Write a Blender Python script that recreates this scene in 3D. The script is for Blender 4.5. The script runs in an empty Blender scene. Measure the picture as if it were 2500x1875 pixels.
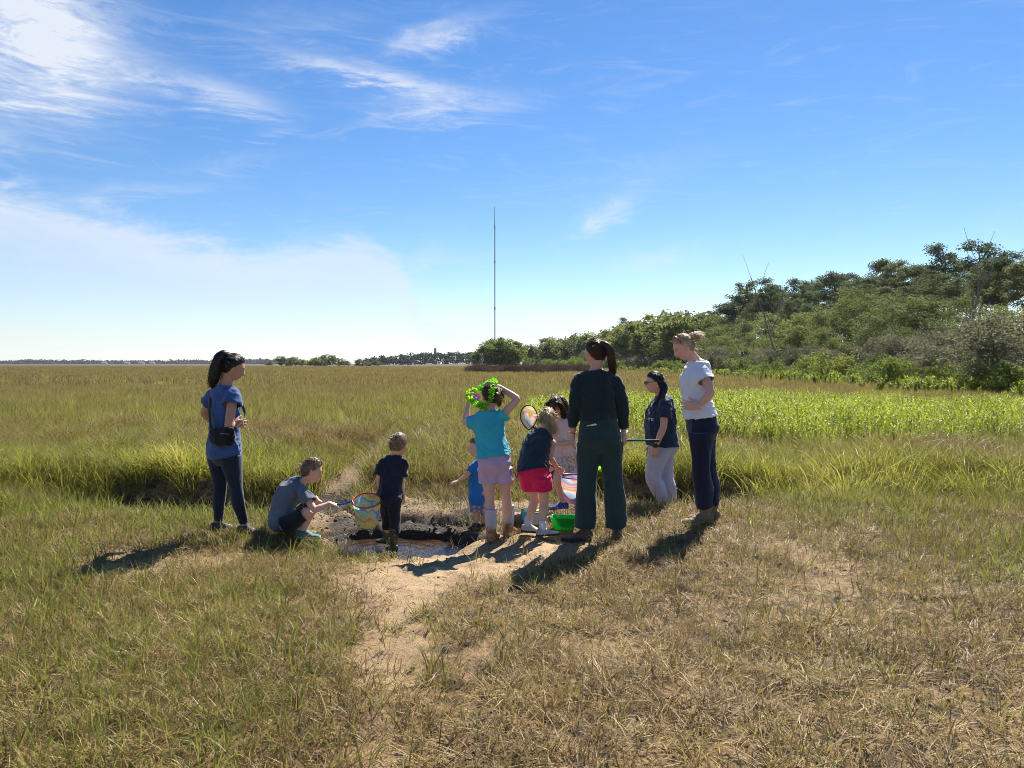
import bpy, bmesh, math, random
import numpy as np
from mathutils import Vector, Matrix

random.seed(7)
RNG = np.random.default_rng(7)
SC = bpy.context.scene
COL = SC.collection
R = math.radians

# ------------------------------------------------------------------ camera
CAM_H = 1.50
FPX = 1819.0                      # focal length in photograph pixels (2500 wide)
PITCH = math.atan((937.5 - 887.0) / FPX)
cam_d = bpy.data.cameras.new('camera')
cam = bpy.data.objects.new('camera', cam_d)
COL.objects.link(cam)
cam.location = (0, 0, CAM_H)
cam.rotation_euler = (math.pi / 2 - PITCH, 0, 0)
cam_d.sensor_width = 36.0
cam_d.lens = FPX / 2500.0 * 36.0
cam_d.clip_start = 0.05
cam_d.clip_end = 20000
SC.camera = cam

# ------------------------------------------------------------------ sun, sky, exposure
SUN_AZ = R(24.0)                  # to the right of the view direction (+Y)
SUN_EL = R(46.0)
sun_d = bpy.data.lights.new('sun', 'SUN')
sun_d.energy = 5.0
sun_d.angle = R(0.5)
sun_d.color = (1.0, 0.93, 0.82)
sun = bpy.data.objects.new('sun', sun_d)
COL.objects.link(sun)
sun.location = (20, 40, 60)
sdir = Vector((math.sin(SUN_AZ) * math.cos(SUN_EL), math.cos(SUN_AZ) * math.cos(SUN_EL), math.sin(SUN_EL)))
sun.rotation_euler = sdir.to_track_quat('Z', 'Y').to_euler()

SC.view_settings.view_transform = 'Standard'
SC.view_settings.look = 'None'
SC.view_settings.gamma = 1.0
SC.view_settings.use_curve_mapping = False
SC.view_settings.exposure = 1.20
SC.cycles.max_bounces = 8
SC.cycles.diffuse_bounces = 3
SC.cycles.transparent_max_bounces = 12
SC.cycles.use_denoising = True
SC.cycles.denoising_prefilter = 'NONE'
SC.cycles.use_adaptive_sampling = False
SC.cycles.filter_width = 0.9
SC.cycles.sample_clamp_indirect = 6.0


class NT:
    """tiny helper for building node trees"""
    def __init__(self, tree):
        self.t = tree
        tree.nodes.clear()

    def n(self, typ, **kw):
        nd = self.t.nodes.new(typ)
        ins = kw.pop('i', None)
        for k, v in kw.items():
            setattr(nd, k, v)
        if ins:
            for k, v in ins.items():
                self.set(nd.inputs[k], v)
        return nd

    def set(self, sock, v):
        if isinstance(v, bpy.types.NodeSocket):
            self.t.links.new(v, sock)
        elif isinstance(v, bpy.types.Node):
            self.t.links.new(v.outputs[0], sock)
        else:
            try:
                sock.default_value = v
            except Exception:
                sock.default_value = (*v, 1.0)

    def math(self, op, a, b=None, c=None, clamp=False):
        nd = self.n('ShaderNodeMath', operation=op, use_clamp=clamp)
        self.set(nd.inputs[0], a)
        if b is not None:
            self.set(nd.inputs[1], b)
        if c is not None:
            self.set(nd.inputs[2], c)
        return nd.outputs[0]

    def vmath(self, op, a, b=None):
        nd = self.n('ShaderNodeVectorMath', operation=op)
        self.set(nd.inputs[0], a)
        if b is not None:
            self.set(nd.inputs[1], b)
        return nd.outputs[0]

    def sstep(self, v, a, b):
        nd = self.n('ShaderNodeMapRange', interpolation_type='SMOOTHSTEP')
        self.set(nd.inputs['Value'], v)
        self.set(nd.inputs['From Min'], a)
        self.set(nd.inputs['From Max'], b)
        return nd.outputs[0]

    def noise(self, vec, scale, detail=4, rough=0.55, dist=0.0):
        nd = self.n('ShaderNodeTexNoise')
        if vec is not None:
            self.set(nd.inputs['Vector'], vec)
        nd.inputs['Scale'].default_value = scale
        nd.inputs['Detail'].default_value = detail
        nd.inputs['Roughness'].default_value = rough
        nd.inputs['Distortion'].default_value = dist
        return nd

    def mix(self, fac, a, b, blend='MIX'):
        nd = self.n('ShaderNodeMix', data_type='RGBA', blend_type=blend)
        self.set(nd.inputs[0], fac)
        self.set(nd.inputs[6], a if not isinstance(a, tuple) else (*a[:3], 1.0))
        self.set(nd.inputs[7], b if not isinstance(b, tuple) else (*b[:3], 1.0))
        return nd.outputs[2]

    def ramp(self, fac, stops, interp='LINEAR'):
        nd = self.n('ShaderNodeValToRGB')
        cr = nd.color_ramp
        cr.interpolation = interp
        while len(cr.elements) < len(stops):
            cr.elements.new(0.5)
        for e, (p, c) in zip(cr.elements, stops):
            e.position = p
            e.color = (*c[:3], 1.0)
        self.set(nd.inputs[0], fac)
        return nd.outputs[0]


world = bpy.data.worlds.new('World')
SC.world = world
world.use_nodes = True
w = NT(world.node_tree)
sky = w.n('ShaderNodeTexSky', sky_type='NISHITA', sun_disc=False, sun_elevation=SUN_EL,
          sun_rotation=SUN_AZ, altitude=0.0, air_density=1.0, dust_density=0.05, ozone_density=3.0)
SKY_STRENGTH = 0.10
co = w.n('ShaderNodeTexCoord')
sep = w.n('ShaderNodeSeparateXYZ', i={0: co.outputs['Generated']})
sx, sy, sz = sep.outputs
DEG = 180.0 / math.pi
az = w.math('MULTIPLY', w.math('ARCTAN2', sx, sy), DEG)           # degrees right of +Y
el = w.math('MULTIPLY', w.math('ARCSINE', sz), DEG)               # degrees above horizon
# a cloud sheet: coordinates of the view direction on a plane high above
zc = w.math('MAXIMUM', sz, 0.02)
pu = w.math('DIVIDE', sx, zc)
pv = w.math('DIVIDE', sy, zc)
cv = w.n('ShaderNodeCombineXYZ', i={0: az, 1: el, 2: 0.0})
n_big = w.noise(w.vmath('MULTIPLY', cv.outputs[0], (0.06, 0.11, 1.0)), 1.0, 6, 0.62, 0.6)
n_fine = w.noise(w.vmath('MULTIPLY', cv.outputs[0], (0.16, 0.42, 1.0)), 1.0, 8, 0.66, 1.1)
n_wisp = w.noise(w.vmath('MULTIPLY', cv.outputs[0], (0.10, 0.55, 1.0)), 1.0, 9, 0.7, 2.2)
nb = w.math('SUBTRACT', n_big.outputs[0], 0.5)
nf = w.math('SUBTRACT', n_fine.outputs[0], 0.5)
nw = w.math('SUBTRACT', n_wisp.outputs[0], 0.5)


def pix_dir(px, py):
    x = (px - 1250.0) / FPX
    y = (937.5 - py) / FPX
    d = Vector((x, math.cos(PITCH) + y * math.sin(PITCH), -math.sin(PITCH) + y * math.cos(PITCH)))
    d.normalize()
    return math.degrees(math.atan2(d.x, d.y)), math.degrees(math.asin(d.z))


az_w = w.math('ADD', az, w.math('MULTIPLY', nf, 5.0))
el_w = w.math('ADD', el, w.math('MULTIPLY', nw, 3.2))


def puff(p0, p1, width, strength, soft=1.0, warp=1.0):
    """a streak of cloud between two sky directions, feathered and torn by noise"""
    a0, e0 = pix_dir(*p0)
    a1, e1 = pix_dir(*p1)
    da, de = a1 - a0, e1 - e0
    L = math.hypot(da, de)
    ca, ce = (a0 + a1) / 2, (e0 + e1) / 2
    ux, uy = da / L, de / L
    xa = w.math('SUBTRACT', az_w if warp else az, ca)
    ye = w.math('SUBTRACT', el_w if warp else el, ce)
    along = w.math('ADD', w.math('MULTIPLY', xa, ux), w.math('MULTIPLY', ye, uy))
    across = w.math('SUBTRACT', w.math('MULTIPLY', ye, ux), w.math('MULTIPLY', xa, uy))
    q = w.math('ADD', w.math('POWER', w.math('ABSOLUTE', w.math('DIVIDE', along, L / 2)), 2.0),
               w.math('POWER', w.math('ABSOLUTE', w.math('DIVIDE', across, width)), 2.0))
    g = w.math('POWER', 2.718, w.math('MULTIPLY', q, -1.0))
    tex = w.math('ADD', 0.62, w.math('MULTIPLY', w.math('ADD', nw, nf), 1.9))
    g = w.math('MULTIPLY', g, w.math('MAXIMUM', tex, 0.0))
    return w.math('MULTIPLY', g, strength)


puffs = [
    puff((-60, 20), (310, 150), 4.2, 1.05),
    puff((-120, -40), (200, 60), 4.2, 0.85),
    puff((-160, 190), (330, 190), 2.0, 0.40),
    puff((430, 205), (680, 265), 0.85, 0.75),
    puff((250, 150), (560, 235), 0.9, 0.42),
    puff((560, 40), (900, 60), 1.0, 0.20),
    puff((100, 480), (480, 455), 0.6, 0.35),
    puff((560, 120), (860, 165), 1.1, 0.22),
    puff((760, 150), (1120, 225), 0.55, 1.15),
    puff((940, 265), (1240, 255), 0.95, 0.85),
    puff((960, 115), (1180, 45), 0.75, 0.60),
    puff((620, 330), (720, 318), 0.30, 0.45),
    puff((400, 415), (700, 385), 0.5, 0.22),
    puff((-80, 345), (60, 350), 1.0, 0.5),
    puff((1420, 555), (1540, 485), 0.8, 0.85),
    puff((1530, 650), (1700, 610), 0.9, 0.5),
    puff((1480, 440), (1760, 380), 1.2, 0.14),
    puff((980, 660), (1090, 600), 0.8, 0.30),
    puff((1000, 640), (1240, 625), 0.35, 0.22),
]
acc = puffs[0]
for p in puffs[1:]:
    acc = w.math('ADD', acc, p)
# thin high haze of cirrus over the whole sky
cirrus = w.math('MULTIPLY', w.sstep(n_wisp.outputs[0], 0.48, 0.80), 0.20)
acc = w.math('ADD', acc, cirrus)
# the broad veil that lies low in the sky; its upper edge as a curve of azimuth
fc = w.n('ShaderNodeFloatCurve')
aa = w.math('DIVIDE', w.math('ADD', az, 60.0), 90.0)               # -60..30 deg -> 0..1
w.set(fc.inputs['Value'], w.math('MINIMUM', w.math('MAXIMUM', aa, 0.0), 1.0))
crv = fc.mapping.curves[0]
edge_px = [(0, 432), (230, 505), (450, 560), (620, 592), (760, 580), (880, 578), (960, 610), (990, 650), (965, 690), (1060, 735), (1300, 760)]
edge = []
for ep in edge_px:
    a_, e_ = pix_dir(*ep)
    edge.append(((a_ + 60) / 90, e_ / 30))
edge = [e for i, e in enumerate(edge) if i == 0 or e[0] > edge[i - 1][0] + 1e-4]
pts_c = [(0.0, edge[0][1] + 0.10)] + edge + [(1.0, 0.10)]
while len(crv.points) < len(pts_c):
    crv.points.new(0.5, 0.5)
for cp, (x_, y_) in zip(crv.points, pts_c):
    cp.location = (x_, y_)
fc.mapping.update()
e_edge = w.math('MULTIPLY', fc.outputs[0], 30.0)
dif = w.math('SUBTRACT', w.math('ADD', e_edge, w.math('ADD', w.math('MULTIPLY', nf, 4.6), w.math('MULTIPLY', nw, 3.4))), el)
veil_top = w.sstep(dif, -0.9, 2.4)
veil_body = w.math('ADD', 0.44, w.math('MULTIPLY', w.sstep(dif, 6.5, 0.4), 0.56))
veil = w.math('MULTIPLY', veil_top, veil_body)
veil = w.math('MULTIPLY', veil, w.math('ADD', 0.86, w.math('ADD', w.math('MULTIPLY', nb, 0.9), w.math('MULTIPLY', nw, 0.55))))
acc = w.math('MAXIMUM', acc, w.math('MULTIPLY', veil, 0.95))
acc = w.math('MINIMUM', acc, 1.0)
acc = w.math('MULTIPLY', acc, w.sstep(el, -0.5, 1.0))
# the photograph's sky is a saturated blue
hsv = w.n('ShaderNodeHueSaturation', i={'Hue': 0.506, 'Saturation': 1.30, 'Value': 0.57, 'Color': sky.outputs[0]})
cloud_col = w.mix(w.sstep(el, 2.0, 22.0), (3.25, 3.65, 4.25), (3.4, 3.65, 4.15))
sky_mix = w.mix(acc, hsv.outputs[0], cloud_col)
bg = w.n('ShaderNodeBackground', i={'Color': sky_mix, 'Strength': SKY_STRENGTH})
wo = w.n('ShaderNodeOutputWorld')
w.t.links.new(bg.outputs[0], wo.inputs['Surface'])


# ------------------------------------------------------------------ helpers
def W(px, py, Y):
    """world point that the photograph pixel (px, py) shows at distance Y"""
    x = (px - 1250.0) / FPX
    y = (937.5 - py) / FPX
    d = np.array([x, math.cos(PITCH) + y * math.sin(PITCH), -math.sin(PITCH) + y * math.cos(PITCH)])
    return np.array([0, 0, CAM_H]) + d * (Y / d[1])


def G(px, py, z=0.0):
    """world point on the level z that the pixel shows"""
    x = (px - 1250.0) / FPX
    y = (937.5 - py) / FPX
    d = np.array([x, math.cos(PITCH) + y * math.sin(PITCH), -math.sin(PITCH) + y * math.cos(PITCH)])
    return np.array([0, 0, CAM_H]) + d * ((z - CAM_H) / d[2])


def unit(v):
    v = np.asarray(v, float)
    return v / (np.linalg.norm(v) + 1e-12)


def sm(a, b, x):
    t = np.clip((x - a) / (b - a), 0, 1)
    return t * t * (3 - 2 * t)


def _h(ix, iy, iz, seed):
    n = (ix * 374761393 + iy * 668265263 + iz * 1442695041 + seed * 974634777) & 0xFFFFFFFF
    n = ((n ^ (n >> 13)) * 1274126177) & 0xFFFFFFFF
    return ((n ^ (n >> 16)) & 0xFFFF) / 65535.0


def vnoise(x, y, z=0.0, seed=0):
    x, y, z = np.broadcast_arrays(np.asarray(x, float), np.asarray(y, float), np.asarray(z, float))
    ix, iy, iz = np.floor(x).astype(np.int64), np.floor(y).astype(np.int64), np.floor(z).astype(np.int64)
    fx, fy, fz = x - ix, y - iy, z - iz
    fx, fy, fz = fx * fx * (3 - 2 * fx), fy * fy * (3 - 2 * fy), fz * fz * (3 - 2 * fz)
    r = 0
    for dx in (0, 1):
        for dy in (0, 1):
            for dz in (0, 1):
                wgt = (fx if dx else 1 - fx) * (fy if dy else 1 - fy) * (fz if dz else 1 - fz)
                r = r + wgt * _h(ix + dx, iy + dy, iz + dz, seed)
    return r


def fbm(x, y, z=0.0, oct=4, seed=0):
    r, a, t = 0, 0.5, 0
    x, y, z = np.asarray(x, float), np.asarray(y, float), np.asarray(z, float)
    for o in range(oct):
        r = r + a * vnoise(x, y, z, seed + o)
        t += a
        x, y, z, a = x * 2.03, y * 2.03, z * 2.03, a * 0.5
    return r / t


def mesh_from(name, V, F, mat=None, smooth=True):
    me = bpy.data.meshes.new(name)
    me.from_pydata([tuple(v) for v in V], [], [tuple(f) for f in F])
    if mat:
        me.materials.append(mat)
    if smooth:
        me.shade_smooth()
    me.update()
    return me


def link(name, me, parent=None, loc=None):
    o = bpy.data.objects.new(name, me)
    COL.objects.link(o)
    if parent is not None:
        o.parent = parent
    if loc is not None:
        o.location = tuple(loc)
    return o


def empty(name, loc, label, cat, group=None):
    o = bpy.data.objects.new(name, None)
    COL.objects.link(o)
    o.location = tuple(loc)
    o.empty_display_size = 0.2
    tag(o, label, cat, group)
    return o


def tag(o, label=None, cat=None, group=None, kind=None):
    if label:
        o['label'] = label
    if cat:
        o['category'] = cat
    if group:
        o['group'] = group
    if kind:
        o['kind'] = kind
    return o


class MB:
    """collects shells; every shell is a closed surface"""
    def __init__(self):
        self.V, self.F = [], []

    def add(self, V, F):
        b = len(self.V)
        self.V.extend(np.asarray(v, float) for v in V)
        self.F.extend([tuple(i + b for i in f) for f in F])
        return self

    def loft(self, secs, n=16, power=2.0):
        V, F = [], []
        k = len(secs)
        for c, U, Vv in secs:
            for j in range(n):
                a = 2 * math.pi * j / n
                ca, sa = math.cos(a), math.sin(a)
                if power != 2.0:
                    ca = math.copysign(abs(ca) ** (2 / power), ca)
                    sa = math.copysign(abs(sa) ** (2 / power), sa)
                V.append(c + ca * U + sa * Vv)
        for i in range(k - 1):
            for j in range(n):
                F.append((i * n + j, i * n + (j + 1) % n, (i + 1) * n + (j + 1) % n, (i + 1) * n + j))
        V.append(np.asarray(secs[0][0], float))
        V.append(np.asarray(secs[-1][0], float))
        a, b = k * n, k * n + 1
        for j in range(n):
            F.append((a, (j + 1) % n, j))
            F.append((b, (k - 1) * n + j, (k - 1) * n + (j + 1) % n))
        return self.add(V, F)

    def tube(self, pts, rads, n=10, sub=4, flat=None, ratio=1.0, caps=True):
        """round tapered tube; flat = direction squeezed by ratio"""
        pts = [np.asarray(p, float) for p in pts]
        P, Rr = [], []
        m = len(pts)
        if m == 2 or sub == 1:
            P, Rr = pts, list(rads)
        else:
            for i in range(m - 1):
                p0 = pts[i - 1] if i > 0 else 2 * pts[0] - pts[1]
                p1, p2 = pts[i], pts[i + 1]
                p3 = pts[i + 2] if i + 2 < m else 2 * pts[-1] - pts[-2]
                for k in range(sub):
                    t = k / sub
                    P.append(0.5 * ((2 * p1) + (-p0 + p2) * t + (2 * p0 - 5 * p1 + 4 * p2 - p3) * t * t + (-p0 + 3 * p1 - 3 * p2 + p3) * t ** 3))
                    tt = t * t * (3 - 2 * t) * 0.5 + t * 0.5
                    Rr.append(rads[i] * (1 - tt) + rads[i + 1] * tt)
            P.append(pts[-1])
            Rr.append(rads[-1])
        secs = []
        T0 = unit(P[1] - P[0])
        ref = np.array([0, 0, 1.0]) if abs(T0[2]) < 0.9 else np.array([0, 1.0, 0])
        if flat is not None:
            ref = np.asarray(flat, float)
        U = unit(ref - T0 * ref.dot(T0))
        for i, p in enumerate(P):
            T = unit(P[min(i + 1, len(P) - 1)] - P[max(i - 1, 0)])
            U = unit(U - T * U.dot(T))
            Vv = np.cross(T, U)
            secs.append((p, U * Rr[i] * ratio, Vv * Rr[i], T, Rr[i]))
        out = []
        if caps:
            c, u, v, T, r = secs[0]
            for f in (0.9, 0.5):
                out.append((c - T * r * f * 0.8, u * math.sqrt(1 - f * f), v * math.sqrt(1 - f * f)))
        out += [(c, u, v) for c, u, v, T, r in secs]
        if caps:
            c, u, v, T, r = secs[-1]
            for f in (0.5, 0.9):
                out.append((c + T * r * f * 0.8, u * math.sqrt(1 - f * f), v * math.sqrt(1 - f * f)))
        return self.loft(out, n)

    def ball(self, c, ax, n=16, m=10):
        """ellipsoid with axis vectors ax = (X, Y, Z)"""
        c = np.asarray(c, float)
        X, Y, Z = (np.asarray(a, float) for a in ax)
        secs = []
        for i in range(1, m):
            t = math.pi * i / m
            secs.append((c - Z * math.cos(t), X * math.sin(t), Y * math.sin(t)))
        return self.loft(secs, n)

    def box(self, c, X, Y, Z, bev=0.0):
        c = np.asarray(c, float)
        X, Y, Z = (np.asarray(a, float) for a in (X, Y, Z))
        V = [c + sx_ * X + sy_ * Y + sz_ * Z for sz_ in (-1, 1) for sx_, sy_ in ((-1, -1), (1, -1), (1, 1), (-1, 1))]
        F = [(3, 2, 1, 0), (4, 5, 6, 7), (0, 1, 5, 4), (1, 2, 6, 5), (2, 3, 7, 6), (3, 0, 4, 7)]
        return self.add(V, F)

    def obj(self, name, mat, parent=None, origin=(0, 0, 0), smooth=True):
        o_ = np.asarray(origin, float)
        V = np.array(self.V) - o_
        me = mesh_from(name, V, self.F, mat, smooth)
        ob = link(name, me, parent)
        if parent is None:
            ob.location = tuple(o_)
        return ob


# ------------------------------------------------------------------ materials
def new_mat(name):
    m = bpy.data.materials.new(name)
    m.use_nodes = True
    t = NT(m.node_tree)
    out = t.n('ShaderNodeOutputMaterial')
    return m, t, out


def principled(t, out, **i):
    p = t.n('ShaderNodeBsdfPrincipled')
    for k, v in i.items():
        t.set(p.inputs[k.replace('_', ' ')], v if not (isinstance(v, tuple) and len(v) == 3 and 'Color' in k) else (*v, 1.0))
    t.t.links.new(p.outputs[0], out.inputs['Surface'])
    return p


MATS = {}


def cloth(name, col, rough=0.85, var=0.25, sheen=0.2, weave=420.0):
    if name in MATS:
        return MATS[name]
    m, t, out = new_mat(name)
    pos = t.n('ShaderNodeNewGeometry').outputs['Position']
    n1 = t.noise(pos, 9.0, 5, 0.6)
    n2 = t.noise(pos, weave, 2, 0.5)
    dark = tuple(c * (1 - var) for c in col)
    lite = tuple(min(1, c * (1 + var)) for c in col)
    c = t.ramp(n1.outputs[0], [(0.3, dark), (0.7, lite)])
    c = t.mix(0.25, c, t.ramp(n2.outputs[0], [(0.3, tuple(x * 0.6 for x in col)), (0.7, tuple(min(1, x * 1.3) for x in col))]))
    n3 = t.noise(pos, 22.0, 4, 0.6)
    b1 = t.n('ShaderNodeBump', i={'Strength': 0.35, 'Distance': 0.012, 'Height': n3.outputs[0]})
    b2 = t.n('ShaderNodeBump', i={'Strength': 0.25, 'Distance': 0.001, 'Height': n2.outputs[0], 'Normal': b1.outputs[0]})
    principled(t, out, Base_Color=c, Roughness=rough, Sheen_Weight=sheen, Sheen_Roughness=0.5, Normal=b2.outputs[0], Specular_IOR_Level=0.25)
    MATS[name] = m
    return m


def skin(name, col):
    m, t, out = new_mat(name)
    pos = t.n('ShaderNodeNewGeometry').outputs['Position']
    n1 = t.noise(pos, 18.0, 4, 0.6)
    n2 = t.noise(pos, 160.0, 3, 0.5)
    red = (min(1, col[0] * 1.05), col[1] * 0.80, col[2] * 0.76)
    c = t.ramp(n1.outputs[0], [(0.35, col), (0.75, red)])
    at = t.n('ShaderNodeAttribute', attribute_name='paint')
    c = t.mix(at.outputs['Alpha'], c, at.outputs['Color'])
    b = t.n('ShaderNodeBump', i={'Strength': 0.15, 'Distance': 0.001, 'Height': n2.outputs[0]})
    p = principled(t, out, Base_Color=c, Roughness=0.52, Normal=b.outputs[0], Specular_IOR_Level=0.35)
    p.inputs['Subsurface Weight'].default_value = 0.12
    p.inputs['Subsurface Radius'].default_value = (1.0, 0.35, 0.2)
    p.inputs['Subsurface Scale'].default_value = 0.012
    return m


def hair_mat(name, col, lite):
    m, t, out = new_mat(name)
    at = t.n('ShaderNodeTexCoord').outputs['Object']
    n1 = t.noise(t.vmath('MULTIPLY', at, (260, 260, 38)), 1.0, 3, 0.6, 0.5)
    n2 = t.noise(at, 14.0, 3, 0.5)
    f = t.math('ADD', t.math('MULTIPLY', n1.outputs[0], 0.7), t.math('MULTIPLY', n2.outputs[0], 0.4))
    c = t.ramp(f, [(0.35, tuple(x * 0.55 for x in col)), (0.55, col), (0.78, lite)])
    b = t.n('ShaderNodeBump', i={'Strength': 0.5, 'Distance': 0.003, 'Height': n1.outputs[0]})
    p = principled(t, out, Base_Color=c, Roughness=0.42, Normal=b.outputs[0], Specular_IOR_Level=0.55)
    tr = t.n('ShaderNodeBsdfTranslucent', i={'Color': c})
    mx = t.n('ShaderNodeMixShader', i={0: 0.34, 1: p.outputs[0], 2: tr.outputs[0]})
    t.t.links.new(mx.outputs[0], out.inputs['Surface'])
    return m


def plain(name, col, rough=0.5, metallic=0.0, var=0.12, spec=0.5, bump=0.0, scale=30.0):
    if name in MATS:
        return MATS[name]
    m, t, out = new_mat(name)
    pos = t.n('ShaderNodeNewGeometry').outputs['Position']
    n1 = t.noise(pos, scale, 5, 0.6)
    c = t.ramp(n1.outputs[0], [(0.3, tuple(x * (1 - var) for x in col)), (0.7, tuple(min(1, x * (1 + var)) for x in col))])
    kw = dict(Base_Color=c, Roughness=rough, Metallic=metallic, Specular_IOR_Level=spec)
    if bump:
        kw['Normal'] = t.n('ShaderNodeBump', i={'Strength': bump, 'Distance': 0.01, 'Height': n1.outputs[0]}).outputs[0]
    principled(t, out, **kw)
    MATS[name] = m
    return m


# ------------------------------------------------------------------ the ground
POOL_C, POOL_R = np.array([-1.06, 6.66]), np.array([0.72, 0.56])
WATER_Z = -0.182


PADS = []
for _px, _py, _Y, _r in ((620, 1311, 6.44, .30), (545, 1302, 6.60, .28), (735, 1315, 6.36, .34), (1170, 1291, 7.15, .28), (1200, 1322, 6.36, .25), (1250, 1308, 6.54, .25),
                         (1325, 1316, 6.40, .28), (1295, 1308, 6.46, .25), (1378, 1250, 7.68, .32), (1412, 1262, 7.76, .25), (1415, 1322, 6.40, .28), (1508, 1320, 6.40, .28),
                         (1612, 1254, 8.14, .34), (1636, 1252, 8.34, .30), (1705, 1282, 6.90, .30), (1730, 1272, 7.06, .28)):
    _p = W(_px, _py, _Y)
    PADS.append((_p[0], _p[1], _p[2], _r))
PADS += [(W(1378, 1292, 6.76)[0], 6.76, .0, .22), (W(1300, 1286, 6.83)[0], 6.83, .0, .2)]


def ridge(x, y):
    """sandy wooded ridge on the right"""
    e = edge_x(y)
    r = sm(3.0, 26.0, x - e) * (1.2 + 2.6 * sm(30, 60, y) * (1 - sm(150, 330, y)))
    return r * (0.75 + 0.5 * fbm(x * 0.03, y * 0.03, 0, 3, 11))


def edge_x(y):
    """where the wood begins, as x for a given distance"""
    return np.interp(y, [0, 20, 40, 60, 90, 130, 190, 260, 330, 420], [21, 22, 24, 26.5, 27.5, 27, 24, 14, -6, -60])


def pool_q(x, y):
    n = fbm(x * 2.2, y * 2.2, 0, 3, 31) - 0.5
    return np.hypot((x - POOL_C[0]) / POOL_R[0], (y - POOL_C[1]) / POOL_R[1]) + n * 0.5


def flat_mask(x, y):
    """the bare mud flat behind the pool and the muddy channel that leads away from it"""
    n = fbm(x * 1.7, y * 1.7, 0, 3, 37) - 0.5
    a = np.hypot((x + 1.05) / 1.75, (y - 7.75) / 0.95) + n * 0.5
    cx = np.interp(y, [8.0, 9.0, 10.5, 12.5, 15, 18, 24], [-2.05, -2.15, -2.2, -2.28, -1.95, -1.2, -0.2])
    wd = np.interp(y, [8, 10, 13, 18, 24], [0.38, 0.30, 0.27, 0.20, 0.10])
    ch = np.abs(x - cx) / wd + n * 0.7 + 10 * (y < 7.6) + 10 * (y > 24)
    return np.maximum(1 - sm(0.8, 1.1, a), 1 - sm(0.75, 1.15, ch)), 1 - sm(0.75, 1.15, ch)


def height(x, y):
    x, y = np.asarray(x, float), np.asarray(y, float)
    z = (fbm(x * 0.35, y * 0.35, 0, 3, 3) - 0.5) * 0.07
    near = 1 - sm(16, 24, y)
    # beyond the berm the ground falls a little to the marsh
    yb = 7.45 + 0.35 * np.sin(x * 0.8 + 0.6) + 0.5 * (fbm(x * 0.5, 0 * x, 0, 2, 5) - 0.5)
    flat, ch = flat_mask(x, y)
    z = z - 0.17 * sm(0, 0.9, y - yb)
    # ditch along the edge of the tall grass
    yd = 8.75 + 0.30 * np.sin(x * 0.7) + 0.4 * (fbm(x * 0.9, 0 * x + 3, 0, 2, 8) - 0.5)
    dt = np.exp(-((y - yd - 0.14) / 0.76) ** 10)
    side = np.clip(sm(-2.25, -2.7, x) * sm(-6.2, -4.6, x) + sm(0.6, 1.15, x) * (1 - sm(2.6, 3.8, x)), 0, 1)
    z = z - 0.40 * dt * side * (0.75 + 0.5 * fbm(x * 1.5, y * 1.5, 0, 2, 19))
    z = z + 0.17 * sm(9.40, 9.62, y) * near
    # mud flat: a low hump with a broken, undercut front towards the pool
    z = z * (1 - flat * 0.8) + flat * (-0.05 + 0.06 * fbm(x * 3, y * 3, 0, 3, 17)) - ch * 0.14 * flat
    # pool basin: gentle sandy side towards the path, broken bank at the back
    q = pool_q(x, y)
    fr = 7.08 + 0.16 * (fbm(x * 3.5, 0 * x, 0, 2, 51) - 0.5) + 0.22 * sm(-1.05, -1.45, x) - 0.10 * sm(-0.8, -0.5, x)
    bw = 0.12 + 0.50 * sm(-1.10, -1.40, x)
    bank = np.clip(sm(-0.06, 1.0, (y - fr) / bw * 1.0), 0, 1)
    z = z - 0.20 * (1 - sm(0.60, 1.15, q)) * (1 - bank)
    ap = np.exp(-(((x + 1.02) / 1.05) ** 2 + ((y - 6.55) / 0.80) ** 2) ** 1.5)
    z = z - 0.150 * ap * (1 - bank)
    # the black lump at the water's edge and the hollow behind it
    inx = sm(-1.75, -1.45, x) * (1 - sm(-0.45, -0.2, x))
    z = z - inx * 0.07 * bank * np.exp(-((y - fr - 0.10) / 0.14) ** 2)
    z = z - inx * 0.17 * np.exp(-((y - fr - 0.36) / 0.11) ** 2) * (0.6 + 0.8 * fbm(x * 2.5, y * 2.5, 0, 2, 57))
    # lumps
    fine = 1 - sm(12, 18, y)
    clod = fbm(x * 7, y * 7, 0, 3, 23)
    muddy = inx * np.exp(-((y - 7.2) / 0.45) ** 4)
    z = z + (clod - 0.5) * (0.035 + 0.035 * muddy) * fine
    z = z + np.maximum(fbm(x * 14, y * 14, 0, 2, 29) - 0.60, 0) * 0.10 * fine
    rough = flat * (1 - sm(8.6, 9.4, y))
    z = z + rough * (np.abs(fbm(x * 5, y * 5, 0, 3, 41) - 0.5)) * 0.10 - rough * 0.012
    # firm level footing where people and things stand
    for fx, fy, fz, fr in PADS:
        k = np.exp(-(((x - fx) ** 2 + (y - fy) ** 2) / fr ** 2) ** 2)
        z = z * (1 - k) + k * (fz + (clod - 0.5) * 0.012)
    far = sm(24, 60, y) + sm(14, 30, np.abs(x))
    z = z + np.clip(far, 0, 1) * (fbm(x * 0.05, y * 0.05, 0, 3, 61) - 0.5) * 0.15
    return z + ridge(x, y) * (y > 5)


def axis(fine0, fine1, step, lim0, lim1, growth):
    a = list(np.arange(fine0, fine1 + 1e-6, step))
    s = step
    while a[-1] < lim1:
        s = min(s * growth, 220)
        a.append(a[-1] + s)
    s = step
    b = []
    v = fine0
    while v > lim0:
        s = min(s * growth, 220)
        v -= s
        b.append(v)
    return np.array(b[::-1] + a)


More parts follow.
